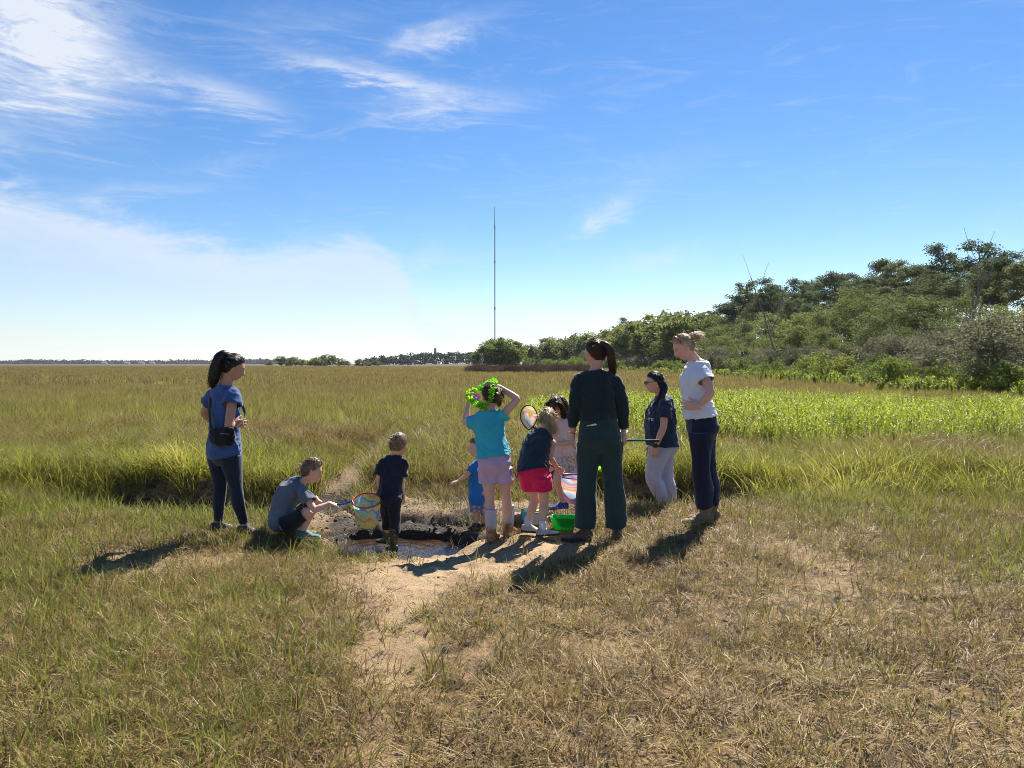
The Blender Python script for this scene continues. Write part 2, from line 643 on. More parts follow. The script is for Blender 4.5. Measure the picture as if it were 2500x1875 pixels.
gx = axis(-5.0, 5.0, 0.033, -7000, 7000, 1.08)
gy = axis(2.3, 10.0, 0.030, -400, 9000, 1.08)
GX, GY = np.meshgrid(gx, gy)
GZ = height(GX, GY)
nx, ny = len(gx), len(gy)
me = bpy.data.meshes.new('ground')
V = np.stack([GX.ravel(), GY.ravel(), GZ.ravel()], 1)
me.vertices.add(len(V))
me.vertices.foreach_set('co', V.ravel())
jj, ii = np.meshgrid(np.arange(ny - 1), np.arange(nx - 1), indexing='ij')
a = (jj * nx + ii).ravel()
Fq = np.stack([a, a + 1, a + nx + 1, a + nx], 1)
me.loops.add(Fq.size)
me.loops.foreach_set('vertex_index', Fq.ravel().astype(np.int32))
me.polygons.add(len(Fq))
me.polygons.foreach_set('loop_start', np.arange(0, Fq.size, 4, dtype=np.int32))
me.polygons.foreach_set('loop_total', np.full(len(Fq), 4, dtype=np.int32))
me.update(calc_edges=True)
me.shade_smooth()


def bare_mask(x, y):
    """trodden sand: the path in the foreground and the apron round the pool"""
    n = fbm(x * 1.6, y * 1.6, 0, 4, 71) - 0.5
    xp = np.interp(y, [2, 2.8, 3.8, 4.6, 5.2, 6.0], [-0.42, -0.50, -0.60, -0.70, -0.66, -0.38])
    wd = np.interp(y, [2, 3, 4, 4.8, 5.4, 6.0, 6.5], [0.12, 0.13, 0.17, 0.32, 0.62, 0.86, 0.85])
    p = 1 - sm(0.45, 1.45, np.abs(x - xp) / wd + n * np.interp(y, [3, 5], [3.2, 1.9]))
    p = p * np.interp(y, [2.5, 4.4, 5.3], [0.66, 0.74, 1.0])
    p = np.maximum(p, 0.55 * sm(0.60, 0.72, fbm(x * 0.9 + 7, y * 0.9, 0, 4, 73)))
    p = p * (1 - sm(6.5, 7.0, y))
    flat, ch = flat_mask(x, y)
    return np.clip(np.maximum(p, flat), 0, 1), flat, ch


bare, flat, ch = bare_mask(GX, GY)
wet = np.clip(np.maximum((1 - sm(0.85, 1.25, pool_q(GX, GY))) * (GY > 6.55), 0.42 * ch) +
              flat * sm(0.56, 0.68, fbm(GX * 2.6, GY * 2.6, 0, 4, 91)) * 0.6, 0, 1) * (GY < 30)
wet = np.maximum(wet, (GZ < -0.26) * 0.85 * (GY < 12))
wet = np.maximum(wet, np.exp(-((GY - 7.27) / 0.30) ** 4) * sm(-1.95, -1.7, GX) * (1 - sm(-0.35, -0.1, GX)) * (0.35 + 0.65 * fbm(GX * 6, GY * 6, 0, 2, 95)))
at = me.attributes.new('masks', 'FLOAT_VECTOR', 'POINT')
at.data.foreach_set('vector', np.stack([bare.ravel(), wet.ravel(), flat.ravel()], 1).ravel())

m, t, out = new_mat('sandy_marsh_soil')
pos = t.n('ShaderNodeNewGeometry').outputs['Position']
msk = t.n('ShaderNodeSeparateXYZ', i={0: t.n('ShaderNodeAttribute', attribute_name='masks').outputs['Vector']})
n1 = t.noise(pos, 2.3, 6, 0.62)
n2 = t.noise(pos, 26.0, 6, 0.68)
n3 = t.noise(pos, 140.0, 4, 0.7)
n4 = t.noise(pos, 9.0, 6, 0.7, 0.4)
sand = t.ramp(n1.outputs[0], [(0.25, (0.28, 0.19, 0.105)), (0.5, (0.39, 0.275, 0.155)), (0.75, (0.48, 0.35, 0.205))])
sand = t.mix(t.math('MULTIPLY', t.sstep(n3.outputs[0], 0.50, 0.62), 0.6), sand, (0.15, 0.095, 0.05))
n5 = t.noise(pos, 48.0, 5, 0.7, 0.3)
sand = t.mix(t.math('MULTIPLY', t.sstep(n5.outputs[0], 0.56, 0.64), 0.75), sand, (0.10, 0.065, 0.04))
litter = t.ramp(n2.outputs[0], [(0.30, (0.05, 0.032, 0.018)), (0.45, (0.18, 0.112, 0.052)), (0.60, (0.34, 0.225, 0.105)), (0.8, (0.46, 0.33, 0.165))])
litter = t.mix(t.math('MULTIPLY', t.sstep(n3.outputs[0], 0.46, 0.60), 0.6), litter, (0.12, 0.085, 0.045))
litter = t.mix(t.math('MULTIPLY', t.sstep(n4.outputs[0], 0.47, 0.60), 0.9), litter, (0.045, 0.036, 0.030))
mudflat = t.ramp(n5.outputs[0], [(0.34, (0.31, 0.225, 0.135)), (0.5, (0.235, 0.165, 0.10)), (0.60, (0.09, 0.065, 0.042))])
sand = t.mix(t.math('MULTIPLY', msk.outputs[2], 0.75), sand, mudflat)
soil = t.mix(msk.outputs[0], litter, sand)
spots = t.math('MULTIPLY', t.sstep(n4.outputs[0], 0.61, 0.66), 0.85)
soil = t.mix(spots, soil, (0.055, 0.043, 0.035))
mud = t.ramp(n2.outputs[0], [(0.3, (0.026, 0.020, 0.016)), (0.6, (0.068, 0.052, 0.038)), (0.8, (0.15, 0.115, 0.08))])
soil = t.mix(t.sstep(t.math('ADD', msk.outputs[1], t.math('MULTIPLY', t.math('SUBTRACT', n2.outputs[0], 0.5), 0.6)), 0.30, 0.62), soil, mud)
# far marsh: vegetation too far away to tell apart
ps = t.n('ShaderNodeSeparateXYZ', i={0: pos})
nf1 = t.noise(t.vmath('MULTIPLY', pos, (0.010, 0.035, 0.0)), 1.0, 6, 0.6)
nf2 = t.noise(t.vmath('MULTIPLY', pos, (0.9, 0.25, 0.0)), 1.0, 5, 0.7)
farc = t.ramp(nf1.outputs[0], [(0.25, (0.085, 0.060, 0.040)), (0.45, (0.125, 0.090, 0.050)), (0.62, (0.135, 0.108, 0.048)), (0.8, (0.15, 0.11, 0.055))])
farc = t.mix(t.math('MULTIPLY', nf2.outputs[0], 0.55), farc, (0.06, 0.055, 0.028))
farc = t.mix(t.math('MULTIPLY', t.sstep(ps.outputs[1], 200.0, 420.0), 0.75), farc, (0.055, 0.038, 0.026))
soil = t.mix(t.sstep(ps.outputs[1], 9.0, 24.0), soil, farc)
hgt = t.math('ADD', t.math('MULTIPLY', n2.outputs[0], 0.7), t.math('MULTIPLY', n3.outputs[0], 0.35))
bmp = t.n('ShaderNodeBump', i={'Strength': 1.0, 'Distance': t.math('ADD', 0.02, t.math('MULTIPLY', msk.outputs[1], 0.05)), 'Height': hgt})
rgh = t.math('SUBTRACT', 0.92, t.math('MULTIPLY', t.sstep(msk.outputs[1], 0.35, 0.8), t.math('ADD', 0.15, t.math('MULTIPLY', t.sstep(n5.outputs[0], 0.45, 0.6), 0.45))))
principled(t, out, Base_Color=soil, Roughness=rgh, Normal=bmp.outputs[0], Specular_IOR_Level=0.25)
me.materials.append(m)
ground = tag(link('ground', me), 'sandy trodden salt marsh ground reaching to the horizon', None, None, 'structure')

# ------------------------------------------------------------------ water in the pool
k = 90
wx = np.linspace(-1.95, -0.15, k)
wy = np.linspace(6.0, 7.5, k)
WX, WY = np.meshgrid(wx, wy)
foot = W(955, 1352, 6.55)
rr = np.hypot(WX - foot[0], WY - foot[1])
WZ = WATER_Z + 0.0045 * np.sin(rr * 55) * np.exp(-rr * 2.2) + 0.006 * (fbm(WX * 16, WY * 10, 0, 3, 77) - 0.5)
idx = np.arange(k * k).reshape(k, k)
F = [(idx[j, i], idx[j, i + 1], idx[j + 1, i + 1], idx[j + 1, i]) for j in range(k - 1) for i in range(k - 1)]
m, t, out = new_mat('muddy_water')
pos = t.n('ShaderNodeNewGeometry').outputs['Position']
n1 = t.noise(pos, 5.0, 4, 0.6)
n2 = t.noise(pos, 24.0, 3, 0.5, 0.6)
c = t.ramp(n1.outputs[0], [(0.3, (0.018, 0.011, 0.006)), (0.7, (0.055, 0.030, 0.012))])
b = t.n('ShaderNodeBump', i={'Strength': 0.35, 'Distance': 0.02, 'Height': n2.outputs[0]})
p = principled(t, out, Base_Color=c, Roughness=0.04, Normal=b.outputs[0], Specular_IOR_Level=0.8, IOR=1.42)
tag(link('pool_water', mesh_from('pool_water', np.stack([WX, WY, WZ], -1).reshape(-1, 3), F, m)),
    'brown muddy water of the small tidal pool', None, None, 'structure')


# ------------------------------------------------------------------ grass
def blade(V, F, base, yaw, lean, length, width, curve, segs=4, twist=0.0):
    """one flat tapering blade bending over"""
    b = len(V)
    d = np.array([math.cos(yaw), math.sin(yaw), 0])
    s = np.array([-math.sin(yaw + twist), math.cos(yaw + twist), 0])
    p = np.array(base, float)
    ang = lean
    for i in range(segs + 1):
        tt = i / segs
        wd = width * (1 - tt ** 1.6) * 0.5 * (0.75 + 0.5 * min(1, tt * 4))
        if i == segs:
            V.append(p.copy())
        else:
            V.append(p - s * wd)
            V.append(p + s * wd)
        p = p + (d * math.sin(ang) + np.array([0, 0, math.cos(ang)])) * (length / segs)
        ang += curve / segs
    for i in range(segs - 1):
        F.append((b + 2 * i, b + 2 * i + 1, b + 2 * i + 3, b + 2 * i + 2))
    e = b + 2 * (segs - 1)
    F.append((e, e + 1, b + 2 * segs))


def tuft(rng, n, rad, len0, len1, width, lean, curve, segs=4, flatlie=False):
    V, F = [], []
    for _ in range(n):
        r = rad * math.sqrt(rng.random())
        a_ = rng.random() * 6.283
        yaw = a_ + rng.normal(0, 0.8)
        le = abs(rng.normal(lean[0], lean[1]))
        blade(V, F, (r * math.cos(a_), r * math.sin(a_), -0.01 if not flatlie else rng.random() * 0.02), yaw, le,
              rng.uniform(len0, len1), width * rng.uniform(0.7, 1.25), abs(rng.normal(curve[0], curve[1])), segs, rng.normal(0, 0.5))
    return V, F


def grass_mat(name, stops, trans=0.42, dist_stops=None, scale=1.0, rough=0.5):
    m, t, out = new_mat(name)
    pos = t.n('ShaderNodeNewGeometry').outputs['Position']
    tint = t.n('ShaderNodeAttribute', attribute_type='INSTANCER', attribute_name='tint').outputs['Fac']
    isl = t.n('ShaderNodeNewGeometry').outputs['Random Per Island']
    n1 = t.noise(pos, scale, 4, 0.6)
    f = t.math('ADD', t.math('MULTIPLY', tint, 0.62), t.math('MULTIPLY', isl, 0.38))
    f = t.math('ADD', f, t.math('MULTIPLY', t.math('SUBTRACT', n1.outputs[0], 0.5), 1.1))
    c = t.ramp(f, stops)
    if dist_stops:
        y = t.n('ShaderNodeSeparateXYZ', i={0: pos}).outputs[1]
        c2 = t.ramp(f, dist_stops)
        n2 = t.noise(t.vmath('MULTIPLY', pos, (0.03, 0.10, 0)), 1.0, 4, 0.6)
        yy = t.math('ADD', y, t.math('MULTIPLY', t.math('SUBTRACT', n2.outputs[0], 0.5), 30.0))
        c = t.mix(t.sstep(yy, 11.0, 48.0), c, c2)
    p = t.n('ShaderNodeBsdfPrincipled')
    t.set(p.inputs['Base Color'], c)
    p.inputs['Roughness'].default_value = rough
    p.inputs['Specular IOR Level'].default_value = 0.18
    tr = t.n('ShaderNodeBsdfTranslucent', i={'Color': c})
    mx = t.n('ShaderNodeMixShader', i={0: trans, 1: p.outputs[0], 2: tr.outputs[0]})
    t.t.links.new(mx.outputs[0], out.inputs['Surface'])
    return m


def collection_of(name, metas, mat):
    c = bpy.data.collections.new(name)
    for i, (V, F) in enumerate(metas):
        me = mesh_from(name + '_tuft', V, F, mat, smooth=True)
        o = bpy.data.objects.new('%s_tuft_%02d' % (name, i), me)
        c.objects.link(o)
    return c


def scatter(name, pts, yaw, tilt, scl, idx, tint, coll, label):
    """one object of ground cover: tufts placed by geometry nodes on a cloud of points"""
    n = len(pts)
    me = bpy.data.meshes.new(name)
    me.vertices.add(n)
    me.vertices.foreach_set('co', np.asarray(pts, float).ravel())
    rot = np.stack([tilt[:, 0], tilt[:, 1], yaw], 1)
    a_ = me.attributes.new('rot', 'FLOAT_VECTOR', 'POINT')
    a_.data.foreach_set('vector', rot.astype(float).ravel())
    for nm, arr, ty in (('scl', scl, 'FLOAT'), ('tint', tint, 'FLOAT')):
        a_ = me.attributes.new(nm, ty, 'POINT')
        a_.data.foreach_set('value', np.asarray(arr, float).ravel())
    a_ = me.attributes.new('idx', 'INT', 'POINT')
    a_.data.foreach_set('value', np.asarray(idx, np.int32))
    ob = link(name, me)
    ng = bpy.data.node_groups.new(name + '_scatter', 'GeometryNodeTree')
    ng.interface.new_socket('Geometry', in_out='INPUT', socket_type='NodeSocketGeometry')
    ng.interface.new_socket('Geometry', in_out='OUTPUT', socket_type='NodeSocketGeometry')
    N, L = ng.nodes, ng.links
    gi, go = N.new('NodeGroupInput'), N.new('NodeGroupOutput')
    iop = N.new('GeometryNodeInstanceOnPoints')
    ci = N.new('GeometryNodeCollectionInfo')
    ci.inputs['Collection'].default_value = coll
    ci.inputs['Separate Children'].default_value = True
    ci.inputs['Reset Children'].default_value = True

    def attr(nm, ty):
        a = N.new('GeometryNodeInputNamedAttribute')
        a.data_type = ty
        a.inputs['Name'].default_value = nm
        return a.outputs['Attribute']
    L.new(gi.outputs[0], iop.inputs['Points'])
    L.new(ci.outputs[0], iop.inputs['Instance'])
    iop.inputs['Pick Instance'].default_value = True
    L.new(attr('idx', 'INT'), iop.inputs['Instance Index'])
    er = N.new('FunctionNodeEulerToRotation')
    L.new(attr('rot', 'FLOAT_VECTOR'), er.inputs[0])
    L.new(er.outputs[0], iop.inputs['Rotation'])
    L.new(attr('scl', 'FLOAT'), iop.inputs['Scale'])
    L.new(iop.outputs[0], go.inputs[0])
    md = ob.modifiers.new('scatter', 'NODES')
    md.node_group = ng
    tag(ob, label, None, None, 'stuff')
    return ob


def fan_points(n, y0, y1, margin=0.5, power=1.0, half=0.70):
    """random points in the wedge of ground the camera sees, and a bit to each side"""
    u = RNG.random(n)
    k_ = power + 1
    y = (y0 ** k_ + u * (y1 ** k_ - y0 ** k_)) ** (1 / k_)
    x = (RNG.random(n) * 2 - 1) * (half * 1.06 * y + margin)
    return x, y


def place(x, y, dz=0.0):
    return np.stack([x, y, height(x, y) + dz], 1)


r = np.random.default_rng(11)
green_short = grass_mat('short_green_grass', [(0.1, (0.24, 0.17, 0.06)), (0.36, (0.22, 0.185, 0.05)), (0.58, (0.165, 0.19, 0.035)), (0.92, (0.27, 0.30, 0.05))], 0.48, None, 0.9)
straw = grass_mat('dry_straw', [(0.1, (0.08, 0.05, 0.022)), (0.36, (0.21, 0.14, 0.058)), (0.66, (0.38, 0.28, 0.115)), (0.95, (0.38, 0.31, 0.08))], 0.32, None, 1.5)
marsh = grass_mat('marsh_grass', [(0.02, (0.14, 0.095, 0.04)), (0.20, (0.29, 0.21, 0.08)), (0.36, (0.22, 0.19, 0.055)), (0.55, (0.21, 0.215, 0.045)), (0.78, (0.30, 0.31, 0.04)), (0.98, (0.48, 0.42, 0.12))], 0.5,
                  [(0.05, (0.14, 0.098, 0.05)), (0.35, (0.21, 0.165, 0.064)), (0.65, (0.25, 0.215, 0.066)), (0.95, (0.34, 0.29, 0.095))], 0.35)
reed = grass_mat('dark_reeds', [(0.1, (0.05, 0.035, 0.03)), (0.5, (0.085, 0.06, 0.045)), (0.9, (0.14, 0.10, 0.07))], 0.3, None, 0.2)
leafy = grass_mat('leafy_green', [(0.1, (0.14, 0.16, 0.02)), (0.45, (0.24, 0.30, 0.022)), (0.75, (0.36, 0.43, 0.028)), (0.95, (0.46, 0.48, 0.05))], 0.55, None, 0.8)

c_short = collection_of('short', [tuft(r, 12, 0.045, 0.05, 0.15, 0.0042, (0.70, 0.4), (0.8, 0.5)) for _ in range(5)] +
                        [tuft(r, 7, 0.03, 0.10, 0.22, 0.0048, (0.45, 0.3), (1.0, 0.5)) for _ in range(3)], green_short)
c_straw = collection_of('straw', [tuft(r, 13, 0.08, 0.05, 0.15, 0.0036, (1.30, 0.25), (0.3, 0.35), 3, True) for _ in range(4)] + [tuft(r, 11, 0.06, 0.04, 0.11, 0.0034, (0.85, 0.35), (0.8, 0.5), 3, True) for _ in range(4)], straw)
c_marsh = collection_of('marsh', [tuft(r, 22, 0.12, 0.18, 0.48, 0.0062, (0.34, 0.26), (0.75, 0.5), 4) for _ in range(6)] +
                        [tuft(r, 12, 0.10, 0.35, 0.68, 0.0085, (0.25, 0.2), (1.5, 0.6), 5) for _ in range(2)], marsh)
c_marsh2 = collection_of('marsh_mid', [tuft(r, 40, 0.28, 0.25, 0.60, 0.0115, (0.24, 0.2), (0.6, 0.45), 3) for _ in range(5)], marsh)
c_marsh3 = collection_of('marsh_far', [tuft(r, 60, 0.95, 0.35, 0.75, 0.045, (0.16, 0.12), (0.4, 0.3), 2) for _ in range(4)], marsh)

# foreground turf
x, y = fan_points(32000, 2.3, 8.4, 0.6)
b_, f_, c_ = bare_mask(x, y)
left = sm(0.3, -1.6, x)
dens = (0.27 + 0.60 * left + 0.30 * sm(1.8, 3.4, x)) * (1 - b_) ** 1.5 * (0.25 + 1.5 * np.clip(fbm(x * 1.3, y * 1.3, 0, 4, 101) - 0.22, 0, 1))
dens = np.maximum(dens, 0.02) * (pool_q(x, y) > 1.02)
keep = RNG.random(len(x)) < dens
x, y = x[keep], y[keep]
n = len(x)
tall = sm(6.4, 8.2, y) * 0.8 + 0.35 * sm(2.6, 4.0, np.abs(x)) * (1 - sm(6, 7, y))
scatter('short_grass', place(x, y), RNG.random(n) * 6.283, RNG.normal(0, 0.15, (n, 2)), RNG.uniform(0.55, 1.15, n) * (1 + tall),
        RNG.integers(0, 8, n), np.clip(0.25 + 0.32 * sm(0.5, -2, x) + 0.25 * sm(2, 4, x) + RNG.normal(0, 0.22, n), 0, 1), c_short,
        'short patchy green grass on the sandy foreground')
x, y = fan_points(31000, 2.3, 8.6, 0.6)
b_, f_, c_ = bare_mask(x, y)
keep = (RNG.random(len(x)) < (1 - b_) ** 1.3 * np.clip(1.9 * fbm(x * 1.3, y * 1.3, 0, 4, 107) - 0.30, 0.10, 1) + 0.03) & (pool_q(x, y) > 1.0)
x, y = x[keep], y[keep]
n = len(x)
scatter('dry_straw', place(x, y, 0.004), RNG.random(n) * 6.283, RNG.normal(0, 0.12, (n, 2)), RNG.uniform(0.6, 1.3, n),
        RNG.integers(0, 8, n), np.clip(RNG.normal(0.5, 0.24, n), 0, 1), c_straw, 'dry straw and dead grass lying on the sand')

# tall marsh grass
def marsh_ok(x, y):
    b, f, c = bare_mask(x, y)
    yb = 7.75 + 0.30 * np.sin(x * 0.8 + 0.6) + 0.5 * (fbm(x * 0.7, 0 * x, 0, 2, 5) - 0.5) - 0.35 * sm(-3.5, -5.5, x) - 0.3 * sm(3.5, 5.5, x)
    gap = (x > -2.6) & (x < 0.55) & (y < 8.55)
    ydd = 8.75 + 0.30 * np.sin(x * 0.7) + 0.4 * (fbm(x * 0.9, 0 * x + 3, 0, 2, 8) - 0.5)
    gap |= (y < ydd + 0.80 + 0.8 * (fbm(x * 1.4, 0 * x + 9, 0, 3, 181) - 0.5)) & (((x > -5.0) & (x < -2.2)) | ((x > 0.5) & (x < 3.1))) & (RNG.random(len(x)) < 0.95)
    for fx, fy, fz, fr in PADS:
        gap |= (np.hypot(x - fx, y - fy - 0.1) < 0.42) | ((np.abs(x - fx) < 0.3) & (y < fy) & (y > fy - 0.8))
    return (f < 0.45) & (y > yb) & ~gap & (height(x, y) > np.where(y < 9.5, -0.42, -0.6)) & (x < edge_x(y) + 1.5)


x, y = fan_points(42000, 7.2, 17, 1.0)
ok = marsh_ok(x, y)
yd = 8.75 + 0.30 * np.sin(x * 0.7)
ok &= RNG.random(len(x)) < 0.55 + 0.9 * fbm(x * 0.8, y * 0.8, 0, 3, 121)
x, y = x[ok], y[ok]
n = len(x)
lush = np.exp(-((y - 10.2) / 1.6) ** 2)
front = np.exp(-((y - 9.9 + 0.9 * sm(3.0, 4.5, x)) / 0.75) ** 2) * (np.abs(x + 0.8) > 1.6) * sm(0.30, 0.62, fbm(x * 0.9, y * 0.5, 0, 3, 171)) * 1.2
sc_ = RNG.uniform(0.65, 1.10, n) * (0.72 + 0.28 * sm(8.3, 10, y) + 0.26 * front) * (0.45 + 1.1 * fbm(x * 1.1, y * 1.1, 0, 3, 131))
patch = fbm(x * 0.45, y * 0.45, 0, 3, 161)
ti = np.clip(0.30 + 0.25 * front + 0.30 * lush * (1 - np.exp(-((x + 1.0) / 1.6) ** 2)) + 0.9 * (patch - 0.5) + RNG.normal(0, 0.17, n), 0, 1)
scatter('tall_marsh_grass', place(x, y, -0.02), RNG.random(n) * 6.283, RNG.normal(0, 0.10, (n, 2)), sc_, RNG.integers(0, 8, n), ti, c_marsh,
        'tall green marsh grass along the far side of the ditch')
x, y = fan_points(36000, 16, 48, 2.0, 0.8)
ok = marsh_ok(x, y)
x, y = x[ok], y[ok]
n = len(x)
scatter('marsh_meadow', place(x, y, -0.02), RNG.random(n) * 6.283, RNG.normal(0, 0.08, (n, 2)), RNG.uniform(0.6, 1.05, n) * (0.8 + 0.4 * fbm(x * 0.2, y * 0.2, 0, 3, 141)),
        RNG.integers(0, 5, n), np.clip(RNG.normal(0.5, 0.2, n), 0, 1), c_marsh2, 'olive and straw coloured marsh meadow in the middle distance')
x, y = fan_points(26000, 46, 330, 6.0, 0.55)
ok = marsh_ok(x, y)
x, y = x[ok], y[ok]
n = len(x)
scatter('far_marsh', place(x, y, -0.03), RNG.random(n) * 6.283, RNG.normal(0, 0.05, (n, 2)), RNG.uniform(0.6, 1.0, n),
        RNG.integers(0, 4, n), np.clip(RNG.normal(0.45, 0.2, n), 0, 1), c_marsh3, 'brown far marsh stretching to the horizon')


# leafy bright green plants in the marsh on the right
def leafy_plant(rng, nst=4, h=0.48, leaf=0.024, nl=20):
    V, F = [], []
    for s_ in range(nst):
        a_ = rng.random() * 6.28
        r0 = 0.05 + 0.10 * rng.random()
        base = np.array([math.cos(a_) * r0, math.sin(a_) * r0, 0])
        top = base + np.array([rng.normal(0, 0.07), rng.normal(0, 0.07), h * rng.uniform(0.7, 1.1)])
        blade(V, F, base, a_, 0.08, h * 0.9, 0.008, 0.05, 3)
        for l_ in range(nl):
            t_ = 0.30 + 0.70 * (l_ + rng.random()) / nl
            p = base + (top - base) * t_
            blade(V, F, p, rng.random() * 6.28, rng.uniform(0.5, 1.3), leaf * rng.uniform(0.8, 1.6) * 1.6, leaf * 0.62, 0.5, 2)
    return V, F


c_leafy = collection_of('leafy', [leafy_plant(r) for _ in range(5)], leafy)
x, y = fan_points(34000, 11.8, 33, 2.0, 0.8)
nn = fbm(x * 0.35, y * 0.35, 0, 3, 151)
n2_ = fbm(x * 1.1, y * 0.9, 0, 3, 153)
lo = np.interp(x, [0.3, 2, 6, 12, 16], [16.8, 13.6, 12.8, 14.4, 18.5]) + (nn - 0.5) * 7 + (n2_ - 0.5) * 4
hi = np.interp(x, [0.3, 2, 6, 10, 14, 16], [20.5, 27, 30, 29, 26, 22]) + (nn - 0.5) * 7 + (n2_ - 0.5) * 4
ok = (y > lo) & (y < hi) & (x > 0.5) & (RNG.random(len(x)) < 0.08 + 0.88 * sm(0.32, 0.54, 0.5 * n2_ + 0.5 * nn))
x, y = x[ok], y[ok]
n = len(x)
scatter('leafy_marsh_plants', place(x, y, 0.0), RNG.random(n) * 6.283, RNG.normal(0, 0.08, (n, 2)), RNG.uniform(0.65, 1.35, n) * (0.8 + 0.5 * n2_[ok]),
        RNG.integers(0, 5, n), np.clip(RNG.normal(0.6, 0.25, n), 0, 1), c_leafy, 'bright yellow green leafy marsh plants in a broad band on the right')
# belt of low green growth at the foot of the wood
c_belt = collection_of('belt', [leafy_plant(r, 9, 1.0, 0.085, 20) for _ in range(4)], leafy)
y = 30 + (RNG.random(1900) ** 1.4) * 130
x = edge_x(y) - 0.8 + RNG.normal(0, 1.5, len(y)) - 3.0 * (fbm(y * 0.12, 0 * y, 0, 3, 7) - 0.4)
kp = RNG.random(len(y)) < 0.15 + 1.3 * sm(0.40, 0.62, fbm(x * 0.25, y * 0.12, 0, 3, 9))
x, y = x[kp], y[kp]
n = len(x)
scatter('wood_edge_undergrowth', place(x, y, -0.05), RNG.random(n) * 6.283, RNG.normal(0, 0.08, (n, 2)), RNG.uniform(0.25, 1.0, n),
        RNG.integers(0, 4, n), np.clip(RNG.normal(0.40, 0.25, n), 0, 1), c_belt, 'low green undergrowth along the foot of the wood')
# dark reed bed in the distance
c_reed = collection_of('reed', [tuft(r, 70, 0.9, 1.2, 1.9, 0.05, (0.12, 0.1), (0.3, 0.3), 2) for _ in range(3)], reed)
n = 1300
x = RNG.uniform(-6.8, 13, n)
y = 118 + (x + 6) * 0.4 + RNG.normal(0, 2.2, n)
rs_ = 0.45 + 0.9 * fbm(x * 0.4, y * 0.4, 0, 3, 211)
scatter('reed_bed', place(x, y, -0.05), RNG.random(n) * 6.283, RNG.normal(0, 0.05, (n, 2)), RNG.uniform(0.6, 1.0, n) * rs_, RNG.integers(0, 3, n),
        np.clip(RNG.normal(0.4, 0.2, n), 0, 1), c_reed, 'dark purple brown reed bed below the round tree')


# ------------------------------------------------------------------ trees
def bark_mat(name, col):
    m, t, out = new_mat(name)
    pos = t.n('ShaderNodeTexCoord').outputs['Object']
    n1 = t.noise(t.vmath('MULTIPLY', pos, (9, 9, 2)), 1.0, 5, 0.7)
    c = t.ramp(n1.outputs[0], [(0.3, tuple(x * 0.5 for x in col)), (0.7, tuple(x * 1.3 for x in col))])
    b = t.n('ShaderNodeBump', i={'Strength': 0.8, 'Distance': 0.05, 'Height': n1.outputs[0]})
    principled(t, out, Base_Color=c, Roughness=0.9, Normal=b.outputs[0])
    return m


def leaf_mat(name, stops, trans=0.32):
    m, t, out = new_mat(name)
    oi = t.n('ShaderNodeObjectInfo').outputs['Random']
    isl = t.n('ShaderNodeNewGeometry').outputs['Random Per Island']
    pos = t.n('ShaderNodeNewGeometry').outputs['Position']
    n1 = t.noise(pos, 0.55, 3, 0.6)
    f = t.math('ADD', t.math('MULTIPLY', oi, 0.45), t.math('MULTIPLY', isl, 0.28))
    f = t.math('ADD', f, t.math('MULTIPLY', t.math('SUBTRACT', n1.outputs[0], 0.30), 0.65))
    c = t.ramp(f, stops)
    p = t.n('ShaderNodeBsdfPrincipled')
    t.set(p.inputs['Base Color'], c)
    p.inputs['Roughness'].default_value = 0.7
    p.inputs['Specular IOR Level'].default_value = 0.12
    tr = t.n('ShaderNodeBsdfTranslucent', i={'Color': c})
    mx = t.n('ShaderNodeMixShader', i={0: trans, 1: p.outputs[0], 2: tr.outputs[0]})
    t.t.links.new(mx.outputs[0], out.inputs['Surface'])
    return m


bark = bark_mat('grey_bark', (0.12, 0.10, 0.085))
pine_bark = bark_mat('pine_bark', (0.10, 0.07, 0.055))
dead_bark = bark_mat('dead_wood', (0.22, 0.19, 0.17))
oak_leaf = leaf_mat('oak_leaves', [(0.08, (0.076, 0.104, 0.043)), (0.35, (0.129, 0.160, 0.055)), (0.6, (0.190, 0.221, 0.063)), (0.9, (0.289, 0.304, 0.084))], 0.42)  # leaf colours of the wood lightened, standing in for veiling sun glare
pine_leaf = leaf_mat('pine_needles', [(0.08, (0.075, 0.104, 0.053)), (0.4, (0.117, 0.151, 0.068)), (0.7, (0.185, 0.202, 0.081)), (0.95, (0.252, 0.211, 0.100))], 0.34)
shrub_leaf = leaf_mat('shrub_leaves', [(0.08, (0.078, 0.111, 0.026)), (0.4, (0.143, 0.195, 0.036)), (0.7, (0.221, 0.273, 0.046)), (0.95, (0.286, 0.299, 0.072))], 0.42)
grey_leaf = leaf_mat('grey_green_leaves', [(0.08, (0.103, 0.109, 0.069)), (0.4, (0.161, 0.161, 0.092)), (0.7, (0.218, 0.213, 0.127)), (0.95, (0.276, 0.253, 0.161))], 0.35)


